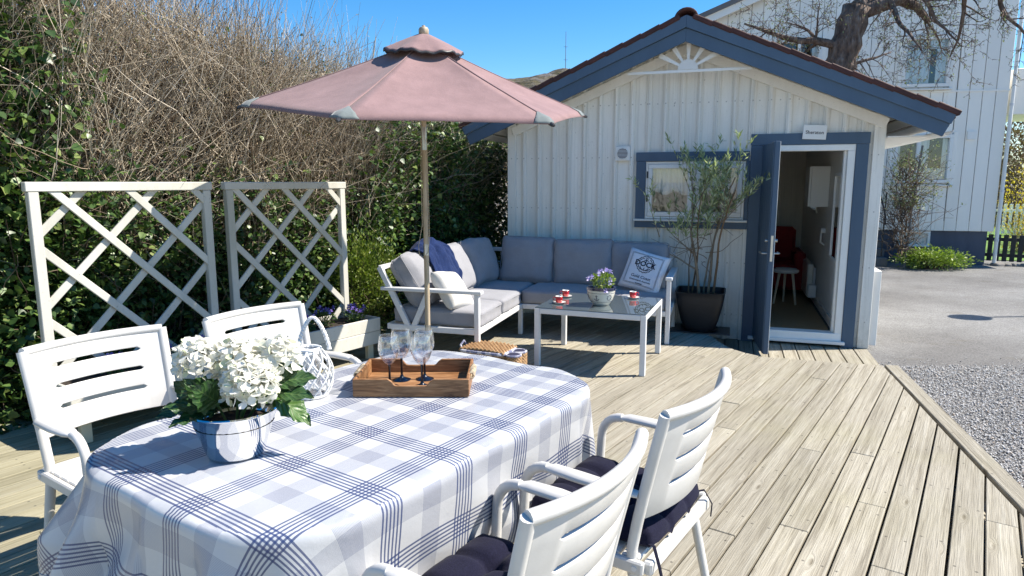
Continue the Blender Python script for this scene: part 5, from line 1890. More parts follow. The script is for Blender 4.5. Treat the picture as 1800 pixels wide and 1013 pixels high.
def cloth():
    DR = 0.40
    nu, nv = 250, 190
    fu, fv = HU + DR, HV + DR
    vs = []
    uvs = []
    rb = 0.028
    for j in range(nv + 1):
        for i in range(nu + 1):
            p, q = -fu + 2 * fu * i / nu, -fv + 2 * fv * j / nv
            uvs.append((p, q))
            # distance outside the rounded rectangle
            ax, ay = abs(p) - (HU - CR), abs(q) - (HV - CR)
            ox, oy = max(ax, 0), max(ay, 0)
            dd = math.hypot(ox, oy) + min(max(ax, ay), 0) - CR
            if dd <= 0:
                z = 0.7295
                # the surface relaxes a little towards the edge
                z -= 0.004 * max(0.0, 1 + dd / 0.03) ** 2 if dd > -0.03 else 0
                z += 0.0012 * mnoise.noise(Vector((p * 5, q * 5, 1)))
                vs.append((p, q, z))
                continue
            # outline point and outward normal
            if ox + oy > 0 and (ax > 0 and ay > 0):
                nx, ny = ox / math.hypot(ox, oy), oy / math.hypot(ox, oy)
                bx_, by_ = HU - CR + CR * nx, HV - CR + CR * ny
                corner = min(1.0, 2.0 * nx * ny)
            elif ax >= ay:
                nx, ny = 1.0, 0.0
                bx_, by_ = HU, abs(q)
                corner = 0.0
            else:
                nx, ny = 0.0, 1.0
                bx_, by_ = abs(p), HV
                corner = 0.0
            sxp, sqp = (1 if p >= 0 else -1), (1 if q >= 0 else -1)
            nx *= sxp; ny *= sqp; bx_ *= sxp; by_ *= sqp
            arc = math.atan2(q * 1.25, p)
            # bend over the edge, then hang with folds
            if dd < rb * PI / 2:
                a = dd / rb
                out, z = rb * math.sin(a) * 0.6, 0.7255 - rb * (1 - math.cos(a))
                h = 0
            else:
                h = dd - rb * PI / 2
                out, z = rb * 0.6, 0.7255 - rb - h
            ph = 2.0 if q > 0 else 0.0
            lin = p * 5.2 + q * 6.1
            fold = 0.55 * math.sin(lin * 2.35 + ph) + 0.35 * math.sin(lin * 4.3 + 1.3 + ph) + 0.25 * mnoise.noise(Vector((p * 4, q * 4, 2.0)))
            amp = 0.040 * min(1.0, h / 0.30)
            # surplus at the corners stands out in deep folds
            cf = corner ** 1.0
            if cf > 0:
                fold = fold * (1 - cf) + cf * (1.0 + 1.35 * math.sin(math.atan2(abs(ny), abs(nx)) * 8.0 + 0.5))
                amp = 0.055 * min(1.0, h / 0.30)
            side = ny < -0.5
            if side:
                amp *= 0.45
            elif abs(nx) > 0.5:
                amp *= 1.35
            out += (-0.03 if side else 0.035) * min(1.0, h / 0.35) + amp * fold
            if cf > 0:
                z = max(z, 0.25) + 0.0
                z += cf * 0.25 * h * 0.6
            z += 0.004 * math.sin(lin * 3)
            vs.append((bx_ + nx * out, by_ + ny * out, z))
    fs = []
    for j in range(nv):
        for i in range(nu):
            a = j * (nu + 1) + i
            fs.append((a, a + 1, a + nu + 2, a + nu + 1))
    me = bpy.data.meshes.new('tablecloth')
    me.from_pydata(vs, [], fs)
    lay = me.uv_layers.new(name='UVMap')
    # pattern phase measured against the table centre (metres)
    off_u, off_v = UC - 1.397 + 0.27 * 0.285 / 2, (VC + 1.50) * -1 + 0.27 * 0.285 / 2
    idx = np.empty(len(me.loops), dtype=np.int32)
    me.loops.foreach_get('vertex_index', idx)
    uva = np.array(uvs)
    # local +y points to -v
    data = np.stack([uva[idx, 0] + off_u + 10 * 0.285, uva[idx, 1] + off_v + 10 * 0.285], axis=1)
    lay.data.foreach_set('uv', data.astype(np.float32).ravel())
    me.polygons.foreach_set('use_smooth', [True] * len(me.polygons))
    o = link('tablecloth', me, 'checked_cloth', None, (tc_.x, tc_.y, 0), (0, 0, TROT))
    md = o.modifiers.new('solid', 'SOLIDIFY')
    md.thickness = 0.0016
    tag(o, 'white oilcloth with blue-grey checks draped over the dining table', 'tablecloth')
cloth()
TZ = 0.7325

# ------------------------------------------------------------------ hydrangea in a steel bowl
def hydrangea():
    c = Vector((-0.79, 1.83, TZ))
    t = thing('potted_hydrangea', 'white hydrangea in a polished steel bowl on the checked table', 'potted plant', c)
    pot = MB().lathe([(0.0, 0.0), (0.072, 0.0), (0.079, 0.007), (0.092, 0.05), (0.118, 0.128), (0.123, 0.131), (0.125, 0.135), (0.121, 0.138), (0.114, 0.134), (0.074, 0.012), (0, 0.010)], 48).build('bowl', 'polished_steel', t, smooth=True, ang=50)
    MB().lathe([(0.0, 0.098), (0.108, 0.094)], 32).build('soil', 'soil', t)
    # flower heads: domes of four-petalled florets
    heads = [((-0.088, 0.0, 0.268), 0.062), ((0.010, 0.03, 0.258), 0.066), ((0.115, 0.055, 0.262), 0.056), ((0.070, -0.045, 0.212), 0.070), ((0.02, 0.10, 0.25), 0.056)]
    for hc, hr in heads:
        P, O, Z_ = [], [], []
        nf = int(80 * (hr / 0.08) ** 2)
        for k in range(nf):
            zz = 1 - 1.45 * (k + 0.5) / nf
            a = k * 2.39996
            rr_ = math.sqrt(max(0, 1 - zz * zz))
            nrm = Vector((rr_ * math.cos(a), rr_ * math.sin(a), zz))
            cpos = Vector(hc) + nrm * hr * random.uniform(0.88, 1.06)
            nrm = (nrm + Vector((random.gauss(0, .25), random.gauss(0, .25), random.gauss(0, .25)))).normalized()
            u = nrm.orthogonal().normalized()
            u.rotate(Matrix.Rotation(random.uniform(0, 6.28), 3, nrm))
            w = nrm.cross(u)
            for j in range(4):
                b = PI / 2 * j + random.uniform(-.15, .15)
                P.append(tuple(cpos)); O.append(tuple(u * math.cos(b) + w * math.sin(b) + nrm * random.uniform(0.0, 0.35))); Z_.append(random.uniform(0.021, 0.031))
        n = len(P)
        # petals: keep each roughly square to its floret
        me_ = leaf_mesh('flower_head', np.array(P), np.array(O), np.array(Z_), 'petal', rng, 0.35)
        me_.polygons.foreach_set('use_smooth', np.ones(len(me_.polygons), dtype=bool))
        link('flower_head', me_, 'petal_white', t)
    for hc, hr in heads:
        MB().tube([(hc[0] * 0.25, hc[1] * 0.25, 0.09), (hc[0] * 0.7, hc[1] * 0.7, 0.09 + (hc[2] - 0.09) * 0.5), (hc[0], hc[1], hc[2])], 0.004, 6).build('stem', 'leaf_viola', t, smooth=True)
    # big serrated leaves
    def big_leaf(base, tip, w, up, droop, seed):
        base = Vector(base); tip = Vector(tip)
        d = tip - base
        L = d.length
        d.normalize()
        upv = Vector(up)
        x = d.cross(upv).normalized()
        z = x.cross(d)
        nl, nw = 16, 8
        mb = MB()
        uvl = []
        for j in range(nl + 1):
            v = j / nl
            prof = math.sin(PI * min(1, v ** 0.78)) ** 0.85 * (1 - 0.15 * v) if 0 < v < 1 else 0.0
            ser = 1 + 0.06 * (1 if j % 2 else -1)
            for i in range(nw + 1):
                s = -1 + 2 * i / nw
                hw_ = w * prof * (ser if abs(s) > 0.9 else 1)
                zz = 0.18 * abs(s) * hw_ - droop * L * (v * v) + 0.006 * math.sin(v * 22 - abs(s) * 5) * abs(s) + 0.004 * mnoise.noise(Vector((s * 2, v * 5, seed)))
                mb.v.append(tuple(base + d * (L * v) + x * (s * hw_) + z * zz))
                uvl.append((i / nw, v))
        for j in range(nl):
            for i in range(nw):
                a = j * (nw + 1) + i
                mb.f.append((a, a + 1, a + nw + 2, a + nw + 1))
        me = mb.mesh('leaf', True, 180)
        lay = me.uv_layers.new(name='UVMap')
        idx = [l.vertex_index for l in me.loops]
        lay.data.foreach_set('uv', [c_ for k in idx for c_ in uvl[k]])
        link('leaf', me, 'leaf_hydrangea', t)
    L_ = [((0.05, 0.0, 0.17), (0.150, -0.045, 0.185), 0.040, (0, -0.4, 1), 0.12), ((0.11, 0.01, 0.17), (0.225, -0.01, 0.095), 0.042, (0.4, -0.5, 0.8), 0.12),
          ((0.10, 0.0, 0.18), (0.235, -0.03, 0.185), 0.043, (0, -0.5, 1), 0.1), ((0.11, 0.02, 0.20), (0.225, 0.03, 0.225), 0.042, (0, -0.7, 1), 0.15),
          ((-0.03, -0.03, 0.16), (-0.045, -0.13, 0.235), 0.050, (0, -0.9, 0.6), 0.08),
          ((-0.05, -0.03, 0.15), (-0.15, -0.10, 0.175), 0.044, (0, -0.4, 1), 0.1), ((-0.06, 0.0, 0.14), (-0.205, -0.04, 0.135), 0.040, (0, -0.3, 1), 0.12),
          ((-0.02, -0.02, 0.16), (-0.085, -0.10, 0.245), 0.046, (0, -1, 0.5), 0.05),
          ((-0.06, 0.03, 0.14), (-0.18, 0.07, 0.185), 0.045, (0, -0.3, 1), 0.1), ((0.03, 0.06, 0.15), (0.10, 0.18, 0.17), 0.05, (0, 0.3, 1), 0.2),
          ((0.07, 0.03, 0.20), (0.18, 0.06, 0.245), 0.038, (0.2, -0.7, 0.7), 0.1), ((-0.02, 0.06, 0.15), (-0.10, 0.18, 0.18), 0.05, (0, 0.3, 1), 0.2),
          ((-0.07, -0.02, 0.16), (-0.14, -0.05, 0.225), 0.04, (0.2, -1, 0.3), 0.05), ((-0.03, -0.05, 0.14), (-0.12, -0.13, 0.14), 0.04, (0, -0.2, 1), 0.12)]
    for k, a in enumerate(L_):
        big_leaf(*a, seed=k)
hydrangea()

# ------------------------------------------------------------------ tray with glasses
def tray():
    x0, x1, y0, y1, h = -0.575, -0.155, 2.335, 2.625, 0.066
    cx, cy = (x0 + x1) / 2, (y0 + y1) / 2
    t = thing('serving_tray', 'brown wooden serving tray with rope handles on the checked table', 'tray', (cx, cy, TZ))
    a, b = (x1 - x0) / 2, (y1 - y0) / 2
    bx('base', 'tray_wood', t, -a + 0.013, a - 0.013, -b + 0.013, b - 0.013, 0.004, 0.013, 0.001)
    M = Matrix(((1, 0, 0, 0), (0, 0, 1, 0), (0, 1, 0, 0), (0, 0, 0, 1)))
    lo = h * 0.62
    prof = [(-a, 0), (a, 0), (a, h)] + [(a * 0.40, h), (a * 0.34, h - 0.008), (a * 0.28, lo + 0.002), (a * 0.24, lo), (-a * 0.24, lo), (-a * 0.28, lo + 0.002), (-a * 0.34, h - 0.008), (-a * 0.40, h)] + [(-a, h)]
    for s in (-1, 1):
        q = MB().prism(prof, -0.006, 0.006, M).build('long_side', 'tray_wood', t, loc=(0, s * (b - 0.006), 0))
        md = q.modifiers.new('e', 'BEVEL'); md.width = 0.0025; md.segments = 2; md.limit_method = 'ANGLE'
        bx('short_side', 'tray_wood', t, s * (a - 0.006) - 0.006, s * (a - 0.006) + 0.006, -b + 0.0125, b - 0.0125, 0.0, h, 0.003)
        pts = []
        for k in range(60):
            v = k / 59
            yy = -0.06 + 0.12 * v
            pts.append((s * (a + 0.004) + 0.010 * math.cos(v * 60), yy, h - 0.012 + 0.012 * math.sin(v * 60)))
        MB().tube(pts, 0.0045, 6).build('rope_handle', 'rope_beige', t, smooth=True)
    def wineglass(name_loc, lb):
        g = thing('wine_glass', lb, 'wine glass', name_loc, random.uniform(0, 6), 'wine glasses on the tray')
        MB().lathe([(0.0, 0.002), (0.034, 0.0), (0.035, 0.0015), (0.026, 0.005), (0.008, 0.012), (0.0045, 0.022), (0.0042, 0.06), (0.0052, 0.083), (0.0, 0.084)], 32).build('stem', 'glass_stem', g, smooth=True, ang=60)
        out = [(0.0, 0.0845), (0.008, 0.086), (0.018, 0.094), (0.030, 0.110), (0.0385, 0.132), (0.040, 0.150), (0.0375, 0.175), (0.034, 0.196), (0.0335, 0.197)]
        inn = [(0.0330, 0.196), (0.0365, 0.175), (0.039, 0.150), (0.0372, 0.132), (0.028, 0.112), (0.014, 0.098), (0.0, 0.095)]
        MB().lathe(out + inn, 40).build('bowl', 'clear_glass', g, smooth=True, ang=60)
    for x, y, lb in ((-0.455, 2.415, 'black-stemmed wine glass on the tray, front left'), (-0.335, 2.415, 'black-stemmed wine glass on the tray, front right'),
                     (-0.425, 2.505, 'black-stemmed wine glass on the tray, back left'), (-0.338, 2.515, 'black-stemmed wine glass on the tray, back right')):
        wineglass((x, y, TZ + 0.0132), lb)
tray()

# ------------------------------------------------------------------ white wicker lantern
def lantern():
    c = Vector((-0.735, 2.36, TZ))
    t = thing('wicker_lantern', 'white wicker lantern with rope handle behind the hydrangea', 'lantern', c)
    H_ = 0.17
    def rad(v):
        return 0.05 + 0.037 * math.sin(PI * min(1, v * 0.95 + 0.05)) ** 0.8 - 0.012 * v
    for sgn in (-1, 1):
        for k in range(11):
            a0 = 2 * PI * k / 11
            pts = []
            for i in range(15):
                v = i / 14
                a = a0 + sgn * 1.5 * v
                r = rad(v) + 0.003 * sgn
                pts.append((r * math.cos(a), r * math.sin(a), 0.004 + v * H_))
            MB().tube(pts, 0.0042, 6, flat=0.6).build('cane', 'wicker_white', t, smooth=True)
    for z, r in ((0.004, rad(0)), (H_ - 0.008, rad(1) + 0.003), (H_ + 0.004, rad(1) + 0.003)):
        MB().tube([(r * math.cos(2 * PI * k / 28), r * math.sin(2 * PI * k / 28), z) for k in range(28)], 0.006, 6, closed=True).build('ring', 'wicker_white', t, smooth=True)
    MB().lathe([(0.0, 0.012), (0.038, 0.012), (0.038, 0.15), (0.0365, 0.15), (0.0365, 0.014), (0, 0.014)], 24).build('glass', 'clear_glass', t, smooth=True, ang=50)
    # twisted rope loop
    for ph in (0, PI):
        pts = []
        for k in range(90):
            v = k / 89
            a = PI * v
            bx_ = 0.055 * math.cos(a) * (1 - 0.45 * math.sin(a))
            bz = H_ + 0.118 * math.sin(a) ** 0.8
            pts.append((bx_ + 0.004 * math.cos(v * 85 + ph) + 0.02, 0.004 * math.sin(v * 85 + ph), bz))
        MB().tube(pts, 0.0048, 6).build('rope_strand', 'rope_white', t, smooth=True)
lantern()

# ------------------------------------------------------------------ corner sofa
SO = Vector((0.085, 6.558, 0))
SOY = RAD(-17.3)
def sl_(x, y, z=0.0):
    c, s = math.cos(SOY), math.sin(SOY)
    return Vector((SO.x + x * c - y * s, SO.y + x * s + y * c, z))
def sofa():
    t = thing('corner_sofa', 'white-framed corner sofa with grey cushions against the shed wall', 'sofa', SO, SOY)
    Wm = 'white_metal'
    XR, XB, YF, YB = 1.43, -0.80, -1.24, 0.76
    r0, r1 = 0.26, 0.31
    # seat rails
    def rail(x0, x1, y0, y1, z0=r0, z1=r1, nm='seat_rail'):
        bx(nm, Wm, t, x0, x1, y0, y1, z0, z1, 0.004)
    rail(0.022, XR - 0.021, -0.02, 0.02)
    rail(-0.02, 0.02, YF + 0.021, -0.021)
    rail(XB + 0.02, -0.021, YF - 0.02, YF + 0.02)
    rail(XB - 0.02, XB + 0.019, YF, YB)
    rail(XB + 0.02, XR - 0.021, YB - 0.02, YB + 0.02)
    rail(XR - 0.02, XR + 0.02, 0.021, YB + 0.02)
    # legs
    for x, y in ((0, 0), (XB, YB), (XB, -0.2)):
        bx('leg', Wm, t, x - 0.021, x + 0.021, y - 0.021, y + 0.021, 0, r0 - 0.001 if (x, y) != (0, 0) else r1, 0.004)
    # right arm
    bx('arm_post', Wm, t, XR - 0.021, XR + 0.021, -0.021, 0.0205, 0, 0.60, 0.004)
    bx('arm_post', Wm, t, XR - 0.021, XR + 0.021, YB - 0.0205, YB + 0.021, 0, 0.60, 0.004)
    bx('armrest', Wm, t, XR - 0.032, XR + 0.032, -0.035, YB + 0.02, 0.601, 0.632, 0.005)
    # left arm with its V brace
    bx('arm_post', Wm, t, -0.021, 0.021, YF - 0.021, YF + 0.0205, 0, 0.595, 0.004)
    bx('armrest', Wm, t, XB - 0.06, 0.045, YF - 0.032, YF + 0.032, 0.596, 0.626, 0.005)
    MB().bar((-0.60, YF, 0.262), (XB - 0.075, YF, 0.79), 0.034, 0.046, (1, 0, 0)).build('brace', Wm, t)
    MB().bar((-0.585, YF, 0.262), (-0.43, YF, 0.596), 0.034, 0.044, (1, 0, 0)).build('brace', Wm, t)
    bx('leg', Wm, t, -0.63, -0.585, YF - 0.019, YF + 0.019, 0, 0.259, 0.004)
    # back frames
    bx('back_rail', Wm, t, XB - 0.02, XR + 0.0, YB + 0.021, YB + 0.06, 0.74, 0.78, 0.004)
    bx('back_rail', Wm, t, XB - 0.10, XB - 0.06, YF + 0.02, YB + 0.02, 0.76, 0.80, 0.004)
    for x in (XB, -0.05, 0.7, XR - 0.05):
        bx('back_post', Wm, t, x - 0.018, x + 0.018, YB + 0.021, YB + 0.055, 0.26, 0.739, 0.004)
    # seat cushions
    def cush(name, a, b, c, loc, rot, bulge, seed, mat='cushion_grey', r=0.035, wr=0.006, n=11):
        mb = soft_box(MB(), a, b, c, min(r, c * 0.98), bulge, n, seed, wr)
        o = mb.build(name, mat, t, smooth=True, ang=180, loc=loc, rot=rot)
        # piping round the two faces
        pts = []
        q = rrect(a - 0.004, b - 0.004, 0.035, 6)
        for zz in ((1, -1) if name == 'back_cushion' else (1,)):
            pl = [(p[0], p[1], zz * (c * 0.62)) for p in q]
            MB().tube(pl, 0.0042, 5, closed=True).build('piping', mat, o, smooth=True)
        return o
    for k, (x0, x1, y0, y1) in enumerate(((-0.775, 0.025, YF + 0.025, -0.62), (-0.775, 0.025, -0.615, 0.0), (-0.775, 0.0, 0.005, 0.735), (0.005, 0.70, -0.025, 0.735), (0.705, 1.405, -0.025, 0.735))):
        cush('seat_cushion', (x1 - x0) / 2 - 0.003, (y1 - y0) / 2 - 0.003, 0.066, ((x0 + x1) / 2, (y0 + y1) / 2, 0.378), (0, 0, 0), 0.014, k * 3.7 + 1, r=0.03, wr=0.010, n=14)
    # back cushions along the wall
    for k, xc in enumerate((-0.07, 0.53, 1.10)):
        w = (0.295, 0.315, 0.30)[k]
        cush('back_cushion', w, 0.245, 0.075, (xc - 0.02, 0.60, 0.675 - 0.012 * k), (RAD(90 - (15, 12, 17)[k]), RAD((1.2, -1.5, 0.8)[k]), RAD(1.5 - k)), 0.065, k * 5.1 + 20, r=0.055, wr=0.022, n=14)
    # back cushions along the hedge side
    for k, yc in enumerate((-0.90, -0.30, 0.33)):
        cush('back_cushion', 0.30, 0.245, 0.08, (-0.64 + 0.03 * k, yc, 0.66), (RAD((58, 64, 70)[k]), 0, RAD(90 + (4, 0, -8)[k])), 0.07, k * 4.3 + 40, r=0.055, wr=0.024, n=14)
sofa()

# throw pillows
def pillow_fn(half, th, pinch=0.05):
    def f(x, y, side):
        u, v = x / half, y / half
        e = max(0.0, (1 - u ** 4)) ** 0.5 * max(0.0, (1 - v ** 4)) ** 0.5
        px = x * (1 - pinch * (1 - v * v) * abs(u) ** 2)
        py = y * (1 - pinch * (1 - u * u) * abs(v) ** 2)
        w = 0.006 * mnoise.noise(Vector((x * 12, y * 12, side * 3.0)))
        return Vector((px, py, side * (th * e ** 0.8 + w * e)))
    return f
def throw_pillow(name, label, half, th, mat, loc, rot):
    t = thing(name, label, 'pillow', loc)
    t.rotation_euler = rot
    f = pillow_fn(half, th)
    mb = MB()
    n = 26
    mb.grid(lambda a, b: f((2 * a - 1) * half, (2 * b - 1) * half, 1), n, n)
    mb.grid(lambda a, b: f((1 - 2 * a) * half, (2 * b - 1) * half, -1), n, n)
    mb.build('cover', mat, t, smooth=True, ang=180, weld=True)
    return t, f
p1 = sl_(-0.30, -1.03, 0.585)
throw_pillow('throw_pillow', 'plain white throw pillow leaning in the lit corner of the sofa arm', 0.185, 0.075, 'pillow_white', p1, (RAD(52), RAD(8), SOY + RAD(82)))
p2 = sl_(1.17, 0.30, 0.632)
pt, pf = throw_pillow('printed_pillow', 'white throw pillow printed with a navy anchor emblem and lettering', 0.205, 0.075, 'pillow_print', p2, (RAD(68), RAD(14), SOY + RAD(-8)))
def onp(x, y, lift=0.0025):
    q = pf(x, y, 1)
    return (q.x, q.y, q.z + lift)
def print_pillow():
    def txt(body, size, cy, cx=0.0, off=0.0, shear=0.0, sx=1.0):
        text_mesh(body, size, None, 'ink', 'lettering', pt, fn=lambda co: Vector(onp(co.x * sx + cx, co.y + cy)), offset=off, shear=shear)
    txt('DOCK', 0.072, 0.058, 0, 0.0022, sx=0.98)
    txt('Gold Coast', 0.042, -0.075, 0, 0.0004)
    txt('Queensland, Australia', 0.024, -0.112, 0, 0.0003, 0.25)
    # short illegible small print as a row of bars
    mb = MB()
    def ribbon(pts, w, closed=False):
        L = len(pts)
        b = len(mb.v)
        for i in range(L):
            p = Vector(pts[i])
            d = Vector(pts[(i + 1) % L] if (closed or i < L - 1) else pts[i]) - Vector(pts[i - 1] if (closed or i > 0) else pts[i])
            d.normalize()
            nrm = Vector((-d.y, d.x))
            for s in (-0.5, 0.5):
                q = p + nrm * w * s
                mb.v.append(onp(q.x, q.y))
        for i in range(L if closed else L - 1):
            j = (i + 1) % L
            mb.f.append((b + 2 * i, b + 2 * j, b + 2 * j + 1, b + 2 * i + 1))
    for k in range(7):
        x = -0.032 + k * 0.0095
        ribbon([(x, -0.143), (x + 0.007, -0.143)], 0.008)
    # frame lines
    for e in (0.158, 0.150):
        pts = []
        for a, b in (((-e, -e), (e, -e)), ((e, -e), (e, e)), ((e, e), (-e, e)), ((-e, e), (-e, -e))):
            for k in range(14):
                f_ = k / 14
                pts.append((a[0] + (b[0] - a[0]) * f_, a[1] + (b[1] - a[1]) * f_))
        ribbon(pts, 0.0026, True)
    # ring of the emblem, scalloped outside
    c = (0, 0.058)
    ribbon([(c[0] + (0.082 + 0.003 * math.cos(16 * a)) * math.cos(a), c[1] + (0.082 + 0.003 * math.cos(16 * a)) * math.sin(a)) for a in [2 * PI * k / 96 for k in range(96)]], 0.007, True)
    for a0, a1 in ((20, 70), (110, 160), (200, 250), (290, 340)):
        ribbon([(c[0] + 0.066 * math.cos(RAD(a)), c[1] + 0.066 * math.sin(RAD(a))) for a in range(a0, a1, 5)], 0.0065)
    # anchor
    ribbon([(c[0], c[1] + 0.045), (c[0], c[1] - 0.058)], 0.007)
    ribbon([(c[0] - 0.026, c[1] + 0.040), (c[0] + 0.026, c[1] + 0.040)], 0.006)
    ribbon([(c[0] + 0.010 * math.cos(a), c[1] + 0.057 + 0.010 * math.sin(a)) for a in [2 * PI * k / 14 for k in range(14)]], 0.005, True)
    ribbon([(c[0] + 0.045 * math.cos(RAD(a)), c[1] - 0.015 + 0.045 * math.sin(RAD(a))) for a in range(200, 341, 10)], 0.008)
    mb.build('emblem', 'ink', pt)
print_pillow()

# knitted throw over the hedge-side cushions
def throw():
    t = thing('throw_blanket', 'blue knitted throw draped over the hedge-side sofa cushions', 'blanket', sl_(-0.65, -0.6, 0.9), SOY)
    prof = [(0.235, -0.30), (0.215, -0.24), (0.175, -0.16), (0.135, -0.07), (0.09, 0.0), (0.03, 0.045), (-0.04, 0.055), (-0.10, 0.02), (-0.16, -0.06), (-0.21, -0.16), (-0.24, -0.28), (-0.25, -0.36)]
    def fn(u, v):
        s = u * (len(prof) - 1)
        i = min(int(s), len(prof) - 2)
        f = s - i
        x = prof[i][0] + (prof[i + 1][0] - prof[i][0]) * f
        z = prof[i][1] + (prof[i + 1][1] - prof[i][1]) * f
        y = -0.36 + 0.50 * v + 0.12 * (u - 0.5) + 0.03 * math.sin(u * 7)
        fold = 0.006 * math.sin(v * 11 + 6.0 * u) + 0.022 * mnoise.noise(Vector((u * 6, v * 5, 0))) + 0.012 * mnoise.noise(Vector((u * 14, v * 13, 3)))
        sag = 0.030 * math.cos((v - 0.47) * PI * 2 * 1.07)
        edge = 0.10 * max(0, v - 0.7) * (1 - u) - 0.06 * max(0, 0.25 - v)
        z += sag + fold + edge
        x += fold * 0.8
        return (x, y, z)
    o = MB().grid(fn, 70, 60).build('knit', 'throw_blue', t, smooth=True, ang=180)
    md = o.modifiers.new('solid', 'SOLIDIFY')
    md.thickness = 0.012
throw()

# ------------------------------------------------------------------ coffee table and what stands on it
CT = Vector((0.752, 5.60, 0))
CTY = RAD(-21)
ct = thing('coffee_table', 'low silver coffee table with a dark glass top before the sofa', 'coffee table', CT, CTY)
ca, cb, chh = 0.455, 0.405, 0.49
for sx in (-1, 1):
    for sy in (-1, 1):
        bx('leg', 'white_metal', ct, sx * (ca - 0.022) - 0.022, sx * (ca - 0.022) + 0.022, sy * (cb - 0.022) - 0.022, sy * (cb - 0.022) + 0.022, 0, chh - 0.006, 0.003)
for s in (-1, 1):
    bx('apron', 'white_metal', ct, -ca + 0.045, ca - 0.045, s * (cb - 0.018) - 0.017, s * (cb - 0.018) + 0.017, chh - 0.05, chh - 0.006, 0.003)
    bx('apron', 'white_metal', ct, s * (ca - 0.018) - 0.017, s * (ca - 0.018) + 0.017, -cb + 0.045, cb - 0.045, chh - 0.05, chh - 0.006, 0.003)
bx('glass_top', 'table_glass', ct, -ca + 0.004, ca - 0.004, -cb + 0.004, cb - 0.004, chh - 0.0055, chh + 0.001, 0.0015)
def espresso(loc, side, lb1, lb2):
    s = thing('saucer', lb2, 'saucer', loc, 0, 'saucers on the coffee table')
    MB().lathe([(0, 0.002), (0.030, 0.0), (0.033, 0.003), (0.056, 0.011), (0.058, 0.014), (0.054, 0.014), (0.032, 0.006), (0, 0.006)], 32).build('dish', 'white_ceramic', s, smooth=True, ang=60)
    c = thing('espresso_cup', lb1, 'cup', (loc[0], loc[1], loc[2] + 0.0065), 0, 'red cups on the coffee table')
    MB().lathe([(0, 0.002), (0.022, 0.0), (0.027, 0.006), (0.0305, 0.03), (0.0315, 0.054)], 32).build('cup_body', 'red_ceramic', c, smooth=True, ang=60)
    MB().lathe([(0.0315, 0.0541), (0.030, 0.056), (0.0285, 0.054), (0.026, 0.012), (0, 0.010)], 32).build('cup_lining', 'white_ceramic', c, smooth=True, ang=60)
    pts = [(side * 0.030, 0, 0.044), (side * 0.046, 0, 0.045), (side * 0.051, 0, 0.033), (side * 0.044, 0, 0.020), (side * 0.029, 0, 0.016)]
    MB().tube(pts, 0.004, 8).build('handle', 'red_ceramic', c, smooth=True)
espresso((0.475, 5.87, chh + 0.0012), -1, 'red espresso cup on the coffee table, farther of the left pair', 'white saucer under the farther left red cup')
espresso((0.395, 5.555, chh + 0.0012), -1, 'red espresso cup on the coffee table, nearer of the left pair', 'white saucer under the nearer left red cup')
espresso((1.06, 5.80, chh + 0.0012), 1, 'red espresso cup alone at the right, by the printed pillow', 'white saucer under the lone right red cup')
